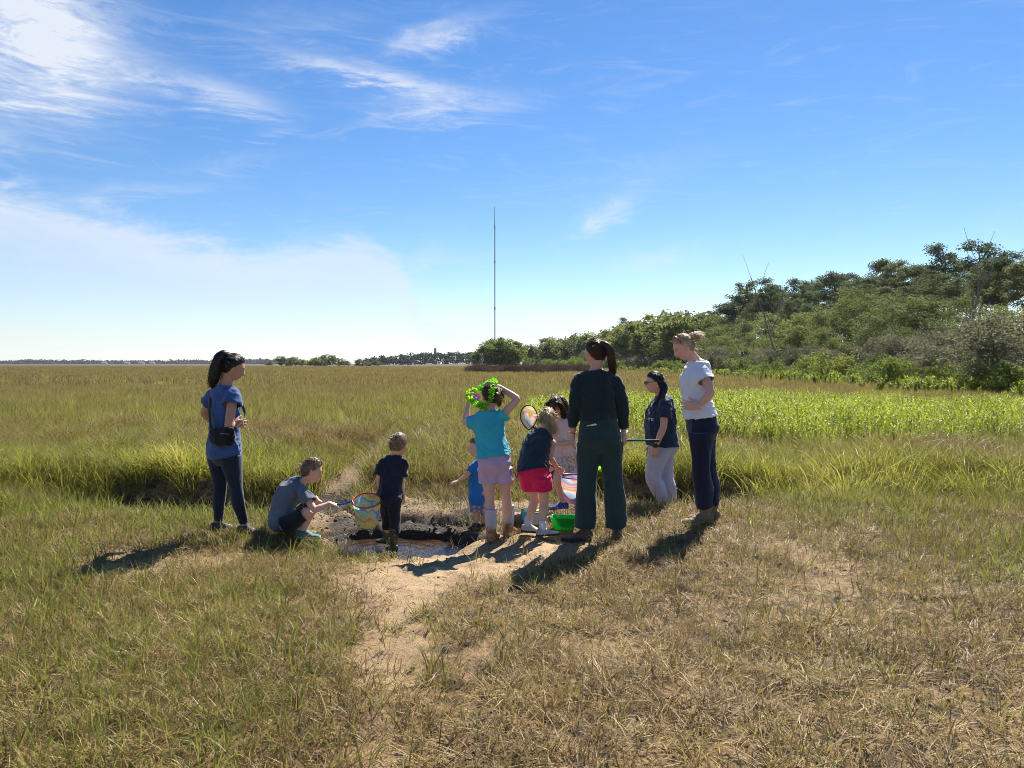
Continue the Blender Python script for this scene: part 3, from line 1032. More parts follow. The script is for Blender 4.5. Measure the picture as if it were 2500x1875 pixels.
def limb_tree(rng, kind, h):
    """trunk and limbs as tapered tubes; returns the builder and the tips where foliage sits"""
    mb = MB()
    tips = []

    def grow(p, d, L, r_, depth, lean):
        n_ = 4
        pts, rad = [p], [r_]
        q = p
        for i in range(n_):
            d = unit(d + rng.normal(0, lean, 3) + np.array([0, 0, 0.06]))
            q = q + d * L / n_
            pts.append(q)
            rad.append(r_ * (1 - 0.55 * (i + 1) / n_))
        mb.tube(pts, rad, 6 if depth < 2 else 4, 2, caps=False)
        if depth == 0 or L < 0.5:
            tips.append(q)
            return
        for k_ in range(rng.integers(2, 4)):
            j = rng.integers(2, n_ + 1)
            dd = unit(d + unit(rng.normal(0, 1, 3)) * 0.9 + np.array([0, 0, 0.15 if kind != 'dead' else 0.25]))
            grow(pts[j], dd, L * rng.uniform(0.55, 0.78), rad[j] * 0.75, depth - 1, lean)

    if kind == 'oak':
        grow(np.array([0, 0, -0.3]), np.array([rng.normal(0, 0.12), rng.normal(0, 0.12), 1.0]), h * 0.42, h * 0.026, 3, 0.16)
    elif kind == 'pine':
        pts = [np.array([rng.normal(0, 0.010 * h * i * 0.5), rng.normal(0, 0.010 * h * i * 0.5), -0.3 + (h + 0.1) * i / 6]) for i in range(7)]
        rad = [h * 0.017 * (1 - 0.80 * i / 6) for i in range(7)]
        mb.tube(pts, rad, 7, 2, caps=False)
        for i in range(26):
            f = rng.uniform(0.52, 0.99)
            k_ = min(int(f * 6), 5)
            p = pts[k_] + (pts[k_ + 1] - pts[k_]) * (f * 6 - k_)
            a_ = rng.random() * 6.28
            L = h * 0.24 * (1.12 - f) / 0.5 * rng.uniform(0.6, 1.1) + 0.35
            q = p + np.array([math.cos(a_) * L, math.sin(a_) * L, L * rng.uniform(0.05, 0.45)])
            mb.tube([p, (p + q) / 2 + np.array([0, 0, -0.06 * L]), q], [h * 0.0045, h * 0.003, h * 0.001], 4, 2, caps=False)
            tips += [q, p + (q - p) * 0.68]
    elif kind == 'dead':
        grow(np.array([0, 0, -0.3]), np.array([rng.normal(0, 0.08), 0, 1.0]), h * 0.62, h * 0.014, 2, 0.10)
    else:
        for s_ in range(5):
            a_ = rng.random() * 6.28
            grow(np.array([math.cos(a_) * 0.25, math.sin(a_) * 0.25, -0.2]), np.array([math.cos(a_) * 0.7, math.sin(a_) * 0.7, 1.0]), h * 0.55, h * 0.018, 1, 0.2)
    return mb, tips


def crown_mesh(rng, name, tips, per, spread, leaf, mat, flat=0.65, extra=0, h=8.0, fill=None):
    """many leaf sized faces gathered in clumps round the limb ends"""
    cl = list(tips)
    if fill:
        (cx_, cy_, cz_), (ax, ay, az_) = fill
        for _ in range(extra):
            d = unit(rng.normal(0, 1, 3)) * (rng.random() ** 0.38)
            cl.append(np.array([cx_ + d[0] * ax, cy_ + d[1] * ay, cz_ + d[2] * az_]))
    Vs, n_tot = [], 0
    for c in cl:
        s = spread * rng.uniform(0.6, 1.35)
        k_ = int(per * rng.uniform(0.6, 1.3))
        d = rng.normal(0, 1, (k_, 3))
        d /= np.linalg.norm(d, axis=1)[:, None]
        rr = rng.random((k_, 1)) ** 0.5
        p = c + d * rr * s * np.array([1, 1, flat])
        # each leaf spray: one small bent quad
        u = rng.normal(0, 1, (k_, 3))
        u[:, 2] *= 0.6
        u /= np.linalg.norm(u, axis=1)[:, None]
        v = np.cross(u, rng.normal(0, 1, (k_, 3)))
        v /= np.linalg.norm(v, axis=1)[:, None]
        sz = leaf * rng.uniform(0.55, 1.35, (k_, 1))
        q = np.stack([p - u * sz, p + v * sz * 0.55, p + u * sz, p - v * sz * 0.55], 1)
        Vs.append(q.reshape(-1, 3))
        n_tot += k_
    V = np.concatenate(Vs)
    F = np.arange(n_tot * 4).reshape(-1, 4)
    me = bpy.data.meshes.new(name)
    me.from_pydata(V.tolist(), [], F.tolist())
    me.materials.append(mat)
    me.update()
    return me


TREES = {}


def tree_kind(key, kind, h, n_var, leafm, barkm, per, spread, leaf, flat, fill=None, extra=0, seed=0):
    for v in range(n_var):
        rng = np.random.default_rng(seed + v * 17)
        mb, tips = limb_tree(rng, kind, h)
        tm = mesh_from(key + '_trunk', mb.V, mb.F, barkm)
        cm = crown_mesh(rng, key + '_crown', tips, per, spread, leaf, leafm, flat, extra, h, fill) if leafm else None
        TREES.setdefault(key, []).append((tm, cm, h))


tree_kind('oak', 'oak', 8.0, 4, oak_leaf, bark, 150, 0.95, 0.095, 0.62, ((0, 0, 4.5), (3.1, 3.1, 3.2)), 60, 100)
tree_kind('scrub', 'oak', 5.0, 3, grey_leaf, bark, 120, 0.75, 0.072, 0.7, ((0, 0, 2.3), (2.5, 2.5, 2.2)), 46, 200)
tree_kind('pine', 'pine', 11.0, 4, pine_leaf, pine_bark, 130, 0.80, 0.105, 0.6, ((0, 0, 8.0), (1.8, 1.8, 2.8)), 22, 300)
tree_kind('shrub', 'shrub', 2.6, 4, shrub_leaf, bark, 90, 0.55, 0.075, 0.8, ((0, 0, 1.1), (1.5, 1.5, 1.0)), 22, 400)
tree_kind('dead', 'dead', 9.0, 2, None, dead_bark, 0, 0, 0, 0, None, 0, 507)
tree_kind('round', 'oak', 10.0, 1, shrub_leaf, bark, 150, 1.5, 0.26, 0.7, ((0, 0, 5.2), (7.2, 5.5, 4.4)), 170, 600)
tree_kind('far', 'oak', 8.0, 3, oak_leaf, bark, 55, 1.25, 0.27, 0.65, ((0, 0, 4.4), (3.4, 3.4, 3.2)), 26, 700)
rt = np.random.default_rng(42)


def plant(key, x, y, s, name, label, group, v=None, zoff=0.0, cat='tree'):
    tm, cm, h = TREES[key][rt.integers(len(TREES[key])) if v is None else v]
    z = float(height(x, y)) + zoff
    o = empty(name, (x, y, z), label, cat, group)
    o.rotation_euler = (0, 0, rt.random() * 6.283)
    o.scale = (s * rt.uniform(.95, 1.25), s * rt.uniform(.95, 1.25), s * rt.uniform(.9, 1.1))
    link('trunk', tm, o)
    if cm is not None:
        link('crown', cm, o)
    return o


# the wood on the right: rows from the marsh edge backwards
cnt = {}
for row, (off, key, step, s0, s1) in enumerate([
        (1.0, 'shrub', 2.6, 0.6, 1.15), (3.2, 'scrub', 4.2, 0.65, 1.0), (6.5, 'mixed', 4.6, 0.60, 0.95), (11.0, 'oak', 4.4, 0.72, 1.02),
        (16.5, 'pine', 3.4, 0.62, 0.86), (21.5, 'pine', 3.6, 0.70, 0.95), (27.5, 'pine', 5.0, 0.75, 1.02)]):
    y = 26.0 + rt.uniform(0, 3)
    while y < 330:
        x = float(edge_x(y)) + off + rt.normal(0, 1.2)
        inside = abs(math.atan2(x, y)) < R(39)
        k2 = key
        if key == 'mixed':
            k2 = rt.choice(['oak', 'scrub', 'oak'])
        if off > 14 and y > 170:
            k2 = 'oak' if rt.random() < 0.6 else 'pine'
        if inside and x > -12:
            s = rt.uniform(s0, s1)
            s *= float(np.interp(y, [40, 60, 80, 120, 200, 300], [0.80, 0.90, 1.04, 1.24, 1.36, 1.2])) if off > 5 else 1.0
            if y > 200:
                s *= 1.0 if key != 'shrub' else 1.6
            nm, lb, gp, ct = {
                'shrub': ('green_shrub', 'bright green rounded shrub at the foot of wood', 'green shrubs at the foot of the wood', 'shrub'),
                'scrub': ('scrub_oak', 'low grey green scrubby tree fronting the wood', 'grey green scrub trees', 'tree'),
                'oak': ('oak_tree', 'dark broad crowned tree within the wood', 'broad crowned trees of the wood', 'tree'),
                'pine': ('pine_tree', 'tall dark pine above the wood', 'tall pines on the ridge', 'tree')}[k2]
            pxx = 1250 + x / y * FPX
            zone = ('left of the ponytailed woman', 'left of the blond woman', 'just right of the blond woman', 'near the forked snag',
                    'between the two snags', 'at the right picture edge')[int(np.digitize(pxx, [1400, 1660, 1840, 2010, 2300]))]
            dist = 'nearer' if y < 75 else 'farther'
            plant(k2, x, y, s, nm, lb + ', ' + zone + (', near' if y < 62 else ', far'), gp, cat=ct)
        y += step * rt.uniform(0.75, 1.3) * (1 + max(0, y - 60) / 70.0)

# two bare snags against the sky, and the round tree below the mast
p = W(1912, 720, 88)
plant('dead', p[0], 88.0, 1.25, 'dead_snag', 'forked leafless snag sticking out left of the pines', None, 0)
p = W(2385, 600, 58)
plant('dead', p[0], 58.0, 1.12, 'dead_snag', 'tall bleached snag with spreading bare branches above the right treetops', None, 1)
p = W(1225, 880, 255)
ROUND = o = plant('round', p[0], 255.0, 1.10, 'oak_tree', 'big round bright green tree directly below the radio mast', None, 0)
ROUND.scale = (1.35, 1.35, 1.05)
p = W(1165, 880, 250)
plant('far', p[0], 250.0, 0.72, 'oak_tree', 'smaller open tree hugging the left side of the round tree', None)
for i, (px, top) in enumerate([(1290, 843), (1312, 846), (1335, 832), (1365, 816), (1385, 826), (1405, 820), (1425, 824), (1445, 812), (1465, 816), (1485, 804), (1505, 810), (1525, 806), (1545, 795), (1565, 784), (1585, 790), (1605, 778), (1625, 776), (1645, 768), (1668, 762), (1692, 757)]):
    Y = 305 - i * 9 + (i % 2) * 10
    p = W(px, 880, Y)
    hh = (887 - top) / FPX * Y + CAM_H
    plant('far', p[0], Y, hh / 7.7, 'oak_tree', 'hazy dark tree in the distant end of the wood', 'trees at the distant end of the wood')

# island of trees on the horizon
for i, (px, top) in enumerate([(668, 876), (690, 870), (708, 864), (722, 866), (738, 868), (752, 870), (766, 867), (780, 870), (797, 864), (812, 866), (830, 868), (850, 871), (874, 872), (905, 879), (920, 878)]):
    Y = 420 + rt.uniform(-15, 15)
    p = W(px, 884, Y)
    hh = (887 - top) / FPX * Y + CAM_H
    o = plant('far', p[0] + rt.normal(0, 1.5), Y, hh / 7.0 * rt.uniform(.85, 1.1), 'oak_tree', 'dark tree in the small clump on the left horizon', 'clump of trees on the left horizon')
    o.scale = (o.scale[0] * rt.uniform(1.0, 1.9), o.scale[1] * 1.3, o.scale[2] * rt.uniform(.75, 1.1))
    o.location.z -= 1.3 * o.scale[2]


def far_wood(name, label, px0, px1, Y, h0, h1, mat, n, seed):
    rng = np.random.default_rng(seed)
    a_, b_ = W(px0, 886, Y)[0], W(px1, 886, Y)[0]
    tips = []
    xs = np.linspace(a_, b_, n)
    for x_ in xs:
        hh = h0 + (h1 - h0) * float(fbm(x_ * 0.012, 0, 0, 3, seed)) * 1.3
        for q in range(4):
            tips.append(np.array([x_ + rng.normal(0, 4), Y + rng.normal(0, 14), hh * rng.uniform(0.15, 0.95)]))
    me = crown_mesh(rng, name, tips, 26, 3.0 * Y / 700, 0.9 * Y / 700, mat, 0.6)
    return tag(link(name, me), label, None, None, 'stuff')


far_leaf = leaf_mat('far_leaves', [(0.1, (0.030, 0.045, 0.028)), (0.5, (0.045, 0.06, 0.034)), (0.9, (0.07, 0.085, 0.045))], 0.1)
far_wood('far_treeline', 'hazy line of woodland on the centre horizon', 905, 1180, 760, 4, 11.5, far_leaf, 130, 5)
far_wood('far_shore', 'blue hazy far shoreline along the left horizon', -200, 700, 2100, 3, 10.0, far_leaf, 260, 6)

# pale houses on the far shore
house_wall = plain('white_siding', (0.50, 0.49, 0.47), 0.8)
house_roof = plain('grey_shingle', (0.20, 0.19, 0.19), 0.9)
for i, (px, lab) in enumerate([(255, 'tiny pale house on the far shore, leftmost of the row'), (310, 'tiny pale house on the far shore, second from the left'),
                               (345, 'tiny pale house on the far shore beside the tallest far trees'), (372, 'tiny pale house on the far shore, rightmost before the gap'),
                               (520, 'tiny pale house on the far shore just left of the ponytailed woman')]):
    p = W(px, 886, 2000)
    hs = empty('house', (p[0], 2000, 0), lab, 'house', 'houses on the far shore')
    wd, dp, hh = 5 + 2 * rt.random(), 5, 3.0
    MB().box((0, 0, hh / 2), (wd, 0, 0), (0, dp, 0), (0, 0, hh / 2)).obj('wall', house_wall, hs)
    V_ = [(-wd - .5, -dp - .5, hh), (wd + .5, -dp - .5, hh), (wd + .5, dp + .5, hh), (-wd - .5, dp + .5, hh), (-wd - .5, 0, hh + 3), (wd + .5, 0, hh + 3)]
    link('roof', mesh_from('roof', V_, [(0, 1, 5, 4), (2, 3, 4, 5), (0, 4, 3), (1, 2, 5), (3, 2, 1, 0)], house_roof, False), hs)
    for q in (-0.5, 0.5):
        MB().box((q * wd, -dp - 0.02, 1.7), (0.8, 0, 0), (0, 0.05, 0), (0, 0, 0.8)).obj('window', plain('dark_pane', (0.03, 0.04, 0.05), 0.15), hs)

# ------------------------------------------------------------------ radio mast and cell tower
steel = plain('weathered_mast_paint', (0.30, 0.33, 0.36), 0.6)
YM = 620.0
base = G(1209, 888, 0)
mx = W(1208, 886, YM)[0]
H_M = W(1205, 552, YM)[2]
mast = empty('radio_mast', (mx, YM, 0), 'very tall thin lattice radio mast rising above the round tree', 'mast')
r_m = 0.44
for k_ in range(3):
    a_ = k_ * 2.094 + 0.3
    q = np.array([math.cos(a_) * r_m, math.sin(a_) * r_m, 0])
    MB().tube([q, q + np.array([0, 0, H_M])], [0.125, 0.125], 6, 1).obj('leg', steel, mast)
mb = MB()
nz = int(H_M / 2.5)
for i in range(nz):
    z0, z1 = i * 2.5, i * 2.5 + 2.5
    for k_ in range(3):
        a_, b_ = k_ * 2.094 + 0.3, (k_ + 1) * 2.094 + 0.3
        pa = np.array([math.cos(a_) * r_m, math.sin(a_) * r_m, z0])
        pb = np.array([math.cos(b_) * r_m, math.sin(b_) * r_m, z1])
        pc = np.array([math.cos(b_) * r_m, math.sin(b_) * r_m, z0])
        mb.tube([pa, pb], [0.055, 0.055], 4, 1, caps=False)
        mb.tube([pa, pc], [0.055, 0.055], 4, 1, caps=False)
tag(mb.obj('lattice_bracing', steel, mast), None, None, None, 'stuff')
tip = W(1205, 505, YM)[2]
MB().tube([(0, 0, H_M - 1), (0, 0, (H_M + tip) / 2), (0, 0, tip)], [0.38, 0.27, 0.15], 8, 2).obj('antenna_spire', steel, mast)
for fz in (0.99, 0.745, 0.41):
    MB().tube([(0, 0, H_M * fz - .8), (0, 0, H_M * fz + .8)], [.72, .72], 8, 1).obj('platform', steel, mast)
for k_ in range(3):
    a_ = k_ * 2.094 + 0.3
    for hz in (0.4, 0.745, 0.99):
        d_ = 80.0
        MB().tube([(math.cos(a_) * r_m, math.sin(a_) * r_m, H_M * hz), (math.cos(a_) * d_, math.sin(a_) * d_, 0)], [0.012, 0.012], 4, 1, caps=False).obj('guy_wire', steel, mast)

YC = 1100.0
cx = W(1062, 886, YC)[0]
ct = empty('cell_tower', (cx, YC, 0), 'small teal antenna tower standing above the horizon trees', 'tower')
cm_ = plain('teal_antenna_paint', (0.10, 0.22, 0.24), 0.6)
z0, z1 = W(1062, 864, YC)[2], W(1062, 850, YC)[2]
MB().tube([(0, 0, 0), (0, 0, z1)], [0.9, 0.6], 8, 1).obj('pole', cm_, ct)
for k_ in range(3):
    a_ = k_ * 2.094
    MB().box((math.cos(a_) * 1.3, math.sin(a_) * 1.3, (z0 + z1) / 2), (0.75, 0, 0), (0, 0.75, 0), (0, 0, (z1 - z0) / 2)).obj('antenna_panel', cm_, ct)


# ------------------------------------------------------------------ people
TORSO = [(-0.17, .085, .075, -.004), (-0.08, .152, .105, -.012), (0.0, .170, .116, -.016), (.12, .160, .106, -.008), (.28, .134, .094, .000),
         (.42, .128, .092, .004), (.58, .138, .102, .008), (.72, .148, .106, .010), (.84, .150, .088, .002), (.92, .118, .070, -.006), (1.0, .060, .056, -.006)]


def remesh(mb, voxel, smooth=4, fold=0.0, fold_scale=7.0, seed=0, name='tmp', stretch=(1, 1, 0.40), cuts=(), cross=1.0):
    """melt the shells into one continuous skin"""
    me = mesh_from(name, mb.V, mb.F, None)
    ob = bpy.data.objects.new('tmp', me)
    COL.objects.link(ob)
    md = ob.modifiers.new('r', 'REMESH')
    md.mode = 'VOXEL'
    md.voxel_size = voxel
    md.adaptivity = 0.0
    ms = ob.modifiers.new('s', 'SMOOTH')
    ms.factor = 0.5
    ms.iterations = smooth
    dg = bpy.context.evaluated_depsgraph_get()
    me2 = bpy.data.meshes.new_from_object(ob.evaluated_get(dg))
    bpy.data.objects.remove(ob)
    bpy.data.meshes.remove(me)
    if cuts:
        # open the ends of sleeves, legs and hems: cloth, not a stuffed cushion
        bm = bmesh.new()
        bm.from_mesh(me2)
        dead = []
        for fc in bm.faces:
            c_ = np.array(fc.calc_center_median())
            n_ = np.array(fc.normal)
            for cc, ax, rr in cuts:
                d_ = c_ - cc
                al = d_.dot(ax)
                if abs(al) < voxel * 3.0 and np.linalg.norm(d_ - ax * al) < rr * 1.02 and n_.dot(ax) > 0.72:
                    dead.append(fc)
                    break
        bmesh.ops.delete(bm, geom=dead, context='FACES')
        bm.to_mesh(me2)
        bm.free()
    if fold > 0:
        n = len(me2.vertices)
        co = np.empty(n * 3)
        no = np.empty(n * 3)
        me2.vertices.foreach_get('co', co)
        me2.vertices.foreach_get('normal', no)
        co, no = co.reshape(-1, 3), no.reshape(-1, 3)
        q = co * fold_scale
        s = np.asarray(stretch, float)
        wv = vnoise(q[:, 0] * .6, q[:, 1] * .6, q[:, 2] * .6, seed + 5) * 1.6
        a = vnoise(q[:, 0] * s[0] * 2 + wv, q[:, 1] * s[1] * 2 + wv, q[:, 2] * s[2] * 2 + (q[:, 0] + q[:, 1]) * 0.8, seed)
        b = vnoise(q[:, 0] * 1.1 - wv, q[:, 1] * 1.1, q[:, 2] * 2.6 + (q[:, 0] - q[:, 1]) * 1.2 + wv, seed + 3)
        e = vnoise(q[:, 0] * 3.1 + wv, q[:, 1] * 3.1, q[:, 2] * 3.6 + (q[:, 1] - q[:, 0]) * 2.2, seed + 9)
        k1 = sm(.35, .75, vnoise(q[:, 0] * .5, q[:, 1] * .5, q[:, 2] * .5, seed + 11))
        d = (1 - np.abs(2 * a - 1)) ** 3 * 0.9 + (1 - np.abs(2 * b - 1)) ** 3 * (0.4 + 0.8 * k1) * cross + (1 - np.abs(2 * e - 1)) ** 4 * 0.5 * k1 * cross - 0.5
        co = co + no * (d * fold)[:, None]
        me2.vertices.foreach_set('co', co.ravel())
    me2.shade_smooth()
    me2.update()
    return me2


def head_point(x, y, z):
    """unit direction (x right, y front, z up) -> point of an adult head in metres"""
    a, b, c = .0745, .0955, .116
    px, py, pz = a * x, b * y, c * z
    dn = max(0.0, -z)
    up = max(0.0, z)
    px *= 1 - 0.30 * dn ** 1.3
    px *= 1 + 0.05 * math.exp(-((z - 0.25) / 0.35) ** 2)
    if y < 0:
        py *= 1 - 0.50 * dn ** 0.9 + 0.05 * up
    else:
        py *= 1 - 0.06 * up
        py += 0.010 * math.exp(-((z + 0.80) / 0.22) ** 2) * max(0, y + 0.35)
        fr = max(0, y)
        fx = abs(x)
        py -= 0.010 * math.exp(-((fx - 0.36) / 0.15) ** 2 - ((z - 0.05) / 0.13) ** 2) * fr
        py += 0.004 * math.exp(-((z - 0.22) / 0.10) ** 2) * fr * math.exp(-(fx / 0.5) ** 2)
        nz = np.interp(z, [-0.40, -0.33, -0.27, -0.12, 0.05, 0.16], [0, 0.55, 1.0, 0.62, 0.22, 0])
        py += 0.026 * nz * math.exp(-(x / (0.10 + 0.06 * (z < -0.15))) ** 2)
        py += 0.007 * math.exp(-((z + 0.50) / 0.055) ** 2 - (x / 0.24) ** 2)
        py += 0.006 * math.exp(-((z + 0.62) / 0.05) ** 2 - (x / 0.20) ** 2)
        py -= 0.004 * math.exp(-((z + 0.56) / 0.02) ** 2 - (x / 0.26) ** 2)
        py -= 0.004 * math.exp(-((z + 0.71) / 0.05) ** 2 - (x / 0.3) ** 2)
        px += 0.005 * math.copysign(1, x) * math.exp(-((z + 0.15) / 0.2) ** 2) * math.exp(-((fx - 0.6) / 0.2) ** 2)
    return px, py, pz


HL = [(-1.0, -.62), (-.55, -.55), (-.22, -.30), (-.02, -.02), (.12, .10), (.30, .30), (.55, .52), (.80, .66), (1.0, .72)]


def hair_mask(x, y, z, line=HL, soft=0.10, drop=0.0):
    h = np.interp(y, [a for a, _ in line], [b for _, b in line]) - drop
    return float(sm(-soft, soft, z - h))


def hframe(hf, tilt_side=0.0):
    f = unit(hf)
    r_ = unit(np.cross(f, np.array([0, 0, 1.0])))
    u = np.cross(r_, f)
    if tilt_side:
        c, s = math.cos(tilt_side), math.sin(tilt_side)
        r_, u = c * r_ + s * u, -s * r_ + c * u
    return f, r_, u


class Person:
    def __init__(self, label, base, s, tk=1.0, skin_m=None, voxel=0.006):
        self.base = np.asarray(base, float)
        self.s, self.tk, self.vox = s, tk, voxel
        self.root = empty('person', base, label, 'person')
        self.skin = skin_m
        self.J = {}
        self.mb = MB()
        self.mult = dict(hip=1.0, waist=1.0, chest=1.0, sh=1.0, depth=1.0)

    # --- torso
    def spine(self, t):
        P, N, M = self.J['P'], self.J['N'], self.J.get('M')
        if M is None:
            M = (P + N) / 2
        C = 2 * M - (P + N) / 2
        if t < 0:
            return P + (C - P) * 2 * t * 0.5 * (np.linalg.norm(N - P) / (np.linalg.norm(C - P) + 1e-9)), unit(C - P)
        p = (1 - t) ** 2 * P + 2 * t * (1 - t) * C + t * t * N
        d = unit(2 * (1 - t) * (C - P) + 2 * t * (N - C))
        return p, d

    def torso_secs(self, t0, t1, off=0.0, flare=0.0, n=26, depth_off=None, belly=0.0):
        secs = []
        ts = np.array([a for a, *_ in TORSO])
        for t in np.linspace(t0, t1, n):
            hw = np.interp(t, ts, [b for _, b, _, _ in TORSO]) * self.s
            hd = np.interp(t, ts, [c for _, _, c, _ in TORSO]) * self.s
            of = np.interp(t, ts, [d for _, _, _, d in TORSO]) * self.s
            m = self.mult
            kw = np.interp(t, [-.1, .0, .15, .38, .6, .72, .86, 1.0], [m['hip'], m['hip'], m['hip'], m['waist'], (m['waist'] + m['chest']) / 2, m['chest'], m['sh'], 1.0])
            kd = np.interp(t, [0, .15, .38, .7, 1], [m['depth'], m['depth'], m['depth'] * (m['waist'] * 0.5 + 0.5), m['depth'], 1])
            p, T = self.spine(t)
            side = unit(self.side_p * (1 - sm(0, .8, t)) + self.side_c * sm(0, .8, t))
            side = unit(side - T * side.dot(T))
            fw = unit(np.cross(T, side))
            fl = flare * (1 - sm(t0, t0 + 0.45, t))
            o = off * (1 - 0.45 * sm(.9, 1.0, t))
            bl = belly * math.exp(-((t - 0.3) / 0.25) ** 2)
            secs.append((p + fw * (of * kd + bl), side * (hw * kw + o + fl), fw * (hd * kd + o + fl + bl)))
        return secs

    def setup(self, fp, fc=None):
        """facing of pelvis and chest"""
        fp = unit(np.array([fp[0], fp[1], 0]))
        fc = unit(np.array([fc[0], fc[1], 0])) if fc is not None else fp
        up = np.array([0, 0, 1.0])
        self.side_p, self.side_c = np.cross(fp, up), np.cross(fc, up)
        self.fp, self.fc = fp, fc
        J, s = self.J, self.s
        for k, sg in (('L', -1), ('R', 1)):
            if 'S' + k in J:
                J['S' + k] = J['S' + k] + self.side_c * -sg * .014 * s - np.array([0, 0, .026 * s])
            if 'H' + k not in J:
                J['H' + k] = J['P'] + self.side_p * sg * .085 * s * self.mult['hip'] + np.array([0, 0, -0.01 * s])
            if 'S' + k not in J:
                J['S' + k] = J['N'] + self.side_c * sg * .165 * s * self.mult['sh'] - np.array([0, 0, 0.06 * s])

    def arm_path(self, k, off=0.0):
        J, s, q = self.J, self.s, self.s * self.tk
        S, E, Wr = J['S' + k], J['E' + k], J['W' + k]
        pts = [S, S * .5 + E * .5, S * .06 + E * .94, E * .94 + Wr * .06, E * .68 + Wr * .32, Wr]
        rad = [.046 * q, .042 * q, .036 * q, .0355 * q, .0375 * q, .0235 * q]
        return pts, [r_ + off for r_ in rad]

    def leg_path(self, k, off=0.0):
        J, q = self.J, self.s * self.tk
        H, K, A = J['H' + k], J['K' + k], J['A' + k]
        bk = unit(np.cross(np.cross(K - H, A - K), K - A)) if np.linalg.norm(np.cross(K - H, A - K)) > 1e-5 else np.zeros(3)
        back = -self.fp
        pts = [H, H * .55 + K * .45, H * .08 + K * .92, K * .92 + A * .08, K * .68 + A * .32 + back * 0.012 * q, K * .25 + A * .75, A]
        rad = [(.086 if off else .070) * q, .072 * q, .053 * q, .051 * q, .053 * q, .038 * q, .033 * q]
        return pts, [r_ + off for r_ in rad]

    def hand(self, k, d, nrm, curl=(0.35, 0.35, 0.25), spread=0.12, thumb=0.6, grip=False, size=1.0):
        """palm, four fingers and a thumb; nrm points out of the palm"""
        s = self.s * (0.95 + 0.05 * self.tk) * size
        Wr = self.J['W' + k]
        d = unit(d)
        nrm = unit(np.asarray(nrm, float) - d * d.dot(nrm))
        lat = np.cross(d, nrm) * (1 if k == 'R' else -1)      # towards the thumb side
        lat = -lat if False else lat
        mb = self.mb
        mb.loft([(Wr - d * .02 * s, lat * .024 * s, nrm * .019 * s), (Wr, lat * .026 * s, nrm * .019 * s), (Wr + d * .025 * s, lat * .034 * s, nrm * .018 * s),
                 (Wr + d * .055 * s, lat * .041 * s, nrm * .016 * s), (Wr + d * .082 * s, lat * .041 * s, nrm * .0135 * s), (Wr + d * .092 * s, lat * .036 * s, nrm * .010 * s)], 14)
        ln = [.068, .077, .071, .055]
        for i in range(4):
            o = (1.5 - i) * .0205 * s
            p = Wr + d * (.080 - .004 * abs(i - 1)) * s + lat * o
            dd = unit(d + lat * (1.5 - i) * spread)
            pts, rad = [p], [.0092 * s]
            for j, (fr, c) in enumerate(zip((.45, .32, .23), curl)):
                dd = unit(dd * math.cos(c) + nrm * math.sin(c)) if j == 0 else unit(self._rot(dd, np.cross(dd_prev_n(dd, nrm, lat), dd), 0) * math.cos(c) + bend_dir(dd, nrm, d) * math.sin(c))
                p = p + dd * ln[i] * fr * s
                pts.append(p)
                rad.append((.0088, .0082, .0070)[j] * s)
            mb.tube(pts, rad, 7, 2)
        p0 = Wr + d * .022 * s + lat * .028 * s
        td = unit(d * 0.75 + lat * 0.75 * (1 - thumb * .3) + nrm * 0.55 * thumb)
        p1 = p0 + td * .036 * s
        td2 = unit(td * 0.8 + d * 0.45 + nrm * 0.35 * thumb)
        mb.tube([p0 - td * .012 * s, p1, p1 + td2 * .030 * s, p1 + td2 * .052 * s], [.0135 * s, .0105 * s, .0095 * s, .0075 * s], 8, 2)

    @staticmethod
    def _rot(v, a, b):
        return v

    def body(self, foot_dirs, hands, bare_feet=True):
        """one continuous skin: torso, neck, arms, hands, legs, feet"""
        mb, s, q, J = self.mb, self.s, self.s * self.tk, self.J
        mb.loft(self.torso_secs(-.12, 1.0, -.014 * s), 22, 2.2)
        for k, sg in (('L', -1), ('R', 1)):
            pts, rad = self.arm_path(k)
            c, T = self.spine(.88)
            mb.tube([c + self.side_c * sg * .03 * s, J['S' + k]], [.042 * q, .044 * q], 10, 1)
            mb.tube(pts, rad, 12, 3)
            pts, rad = self.leg_path(k)
            mb.tube(pts, rad, 12, 3)
            fd = unit(foot_dirs[k])
            A = J['A' + k]
            mb.tube([A - fd * .025 * s, A + fd * .05 * s - np.array([0, 0, .03 * s]), A + fd * .12 * s - np.array([0, 0, .045 * s])], [.028 * s, .022 * s, .016 * s], 8, 2)
            if k in hands:
                self.hand(k, **hands[k])
        # neck into the skull
        f, r_, u = hframe(self.hf, self.htilt)
        hs = self.hs
        n0 = self.spine(.93)[0]
        n1 = self.head - u * .055 * hs - f * .020 * hs
        mb.tube([n0, n0 * .45 + n1 * .55, n1], [.058 * s * (self.tk * .5 + .5), .050 * s * (self.tk * .5 + .5), .050 * hs], 14, 3)
        me = remesh(mb, self.vox, 5, 0, name='body')
        # head with its face, joined to the body mesh
        V, F, paint = self.head_mesh(f, r_, u)
        bm = bmesh.new()
        bm.from_mesh(me)
        lay = bm.verts.layers.float_color.new('paint')
        for v in bm.verts:
            v[lay] = (0, 0, 0, 0)
        vs = []
        for p, c in zip(V, paint):
            v = bm.verts.new(tuple(p))
            v[lay] = c
            vs.append(v)
        for fc in F:
            fa = bm.faces.new([vs[i] for i in fc])
            fa.smooth = True
        o_ = Vector(tuple(self.base))
        for v in bm.verts:
            v.co -= o_
        bm.to_mesh(me)
        bm.free()
        me.materials.append(self.skin)
        link('body', me, self.root)

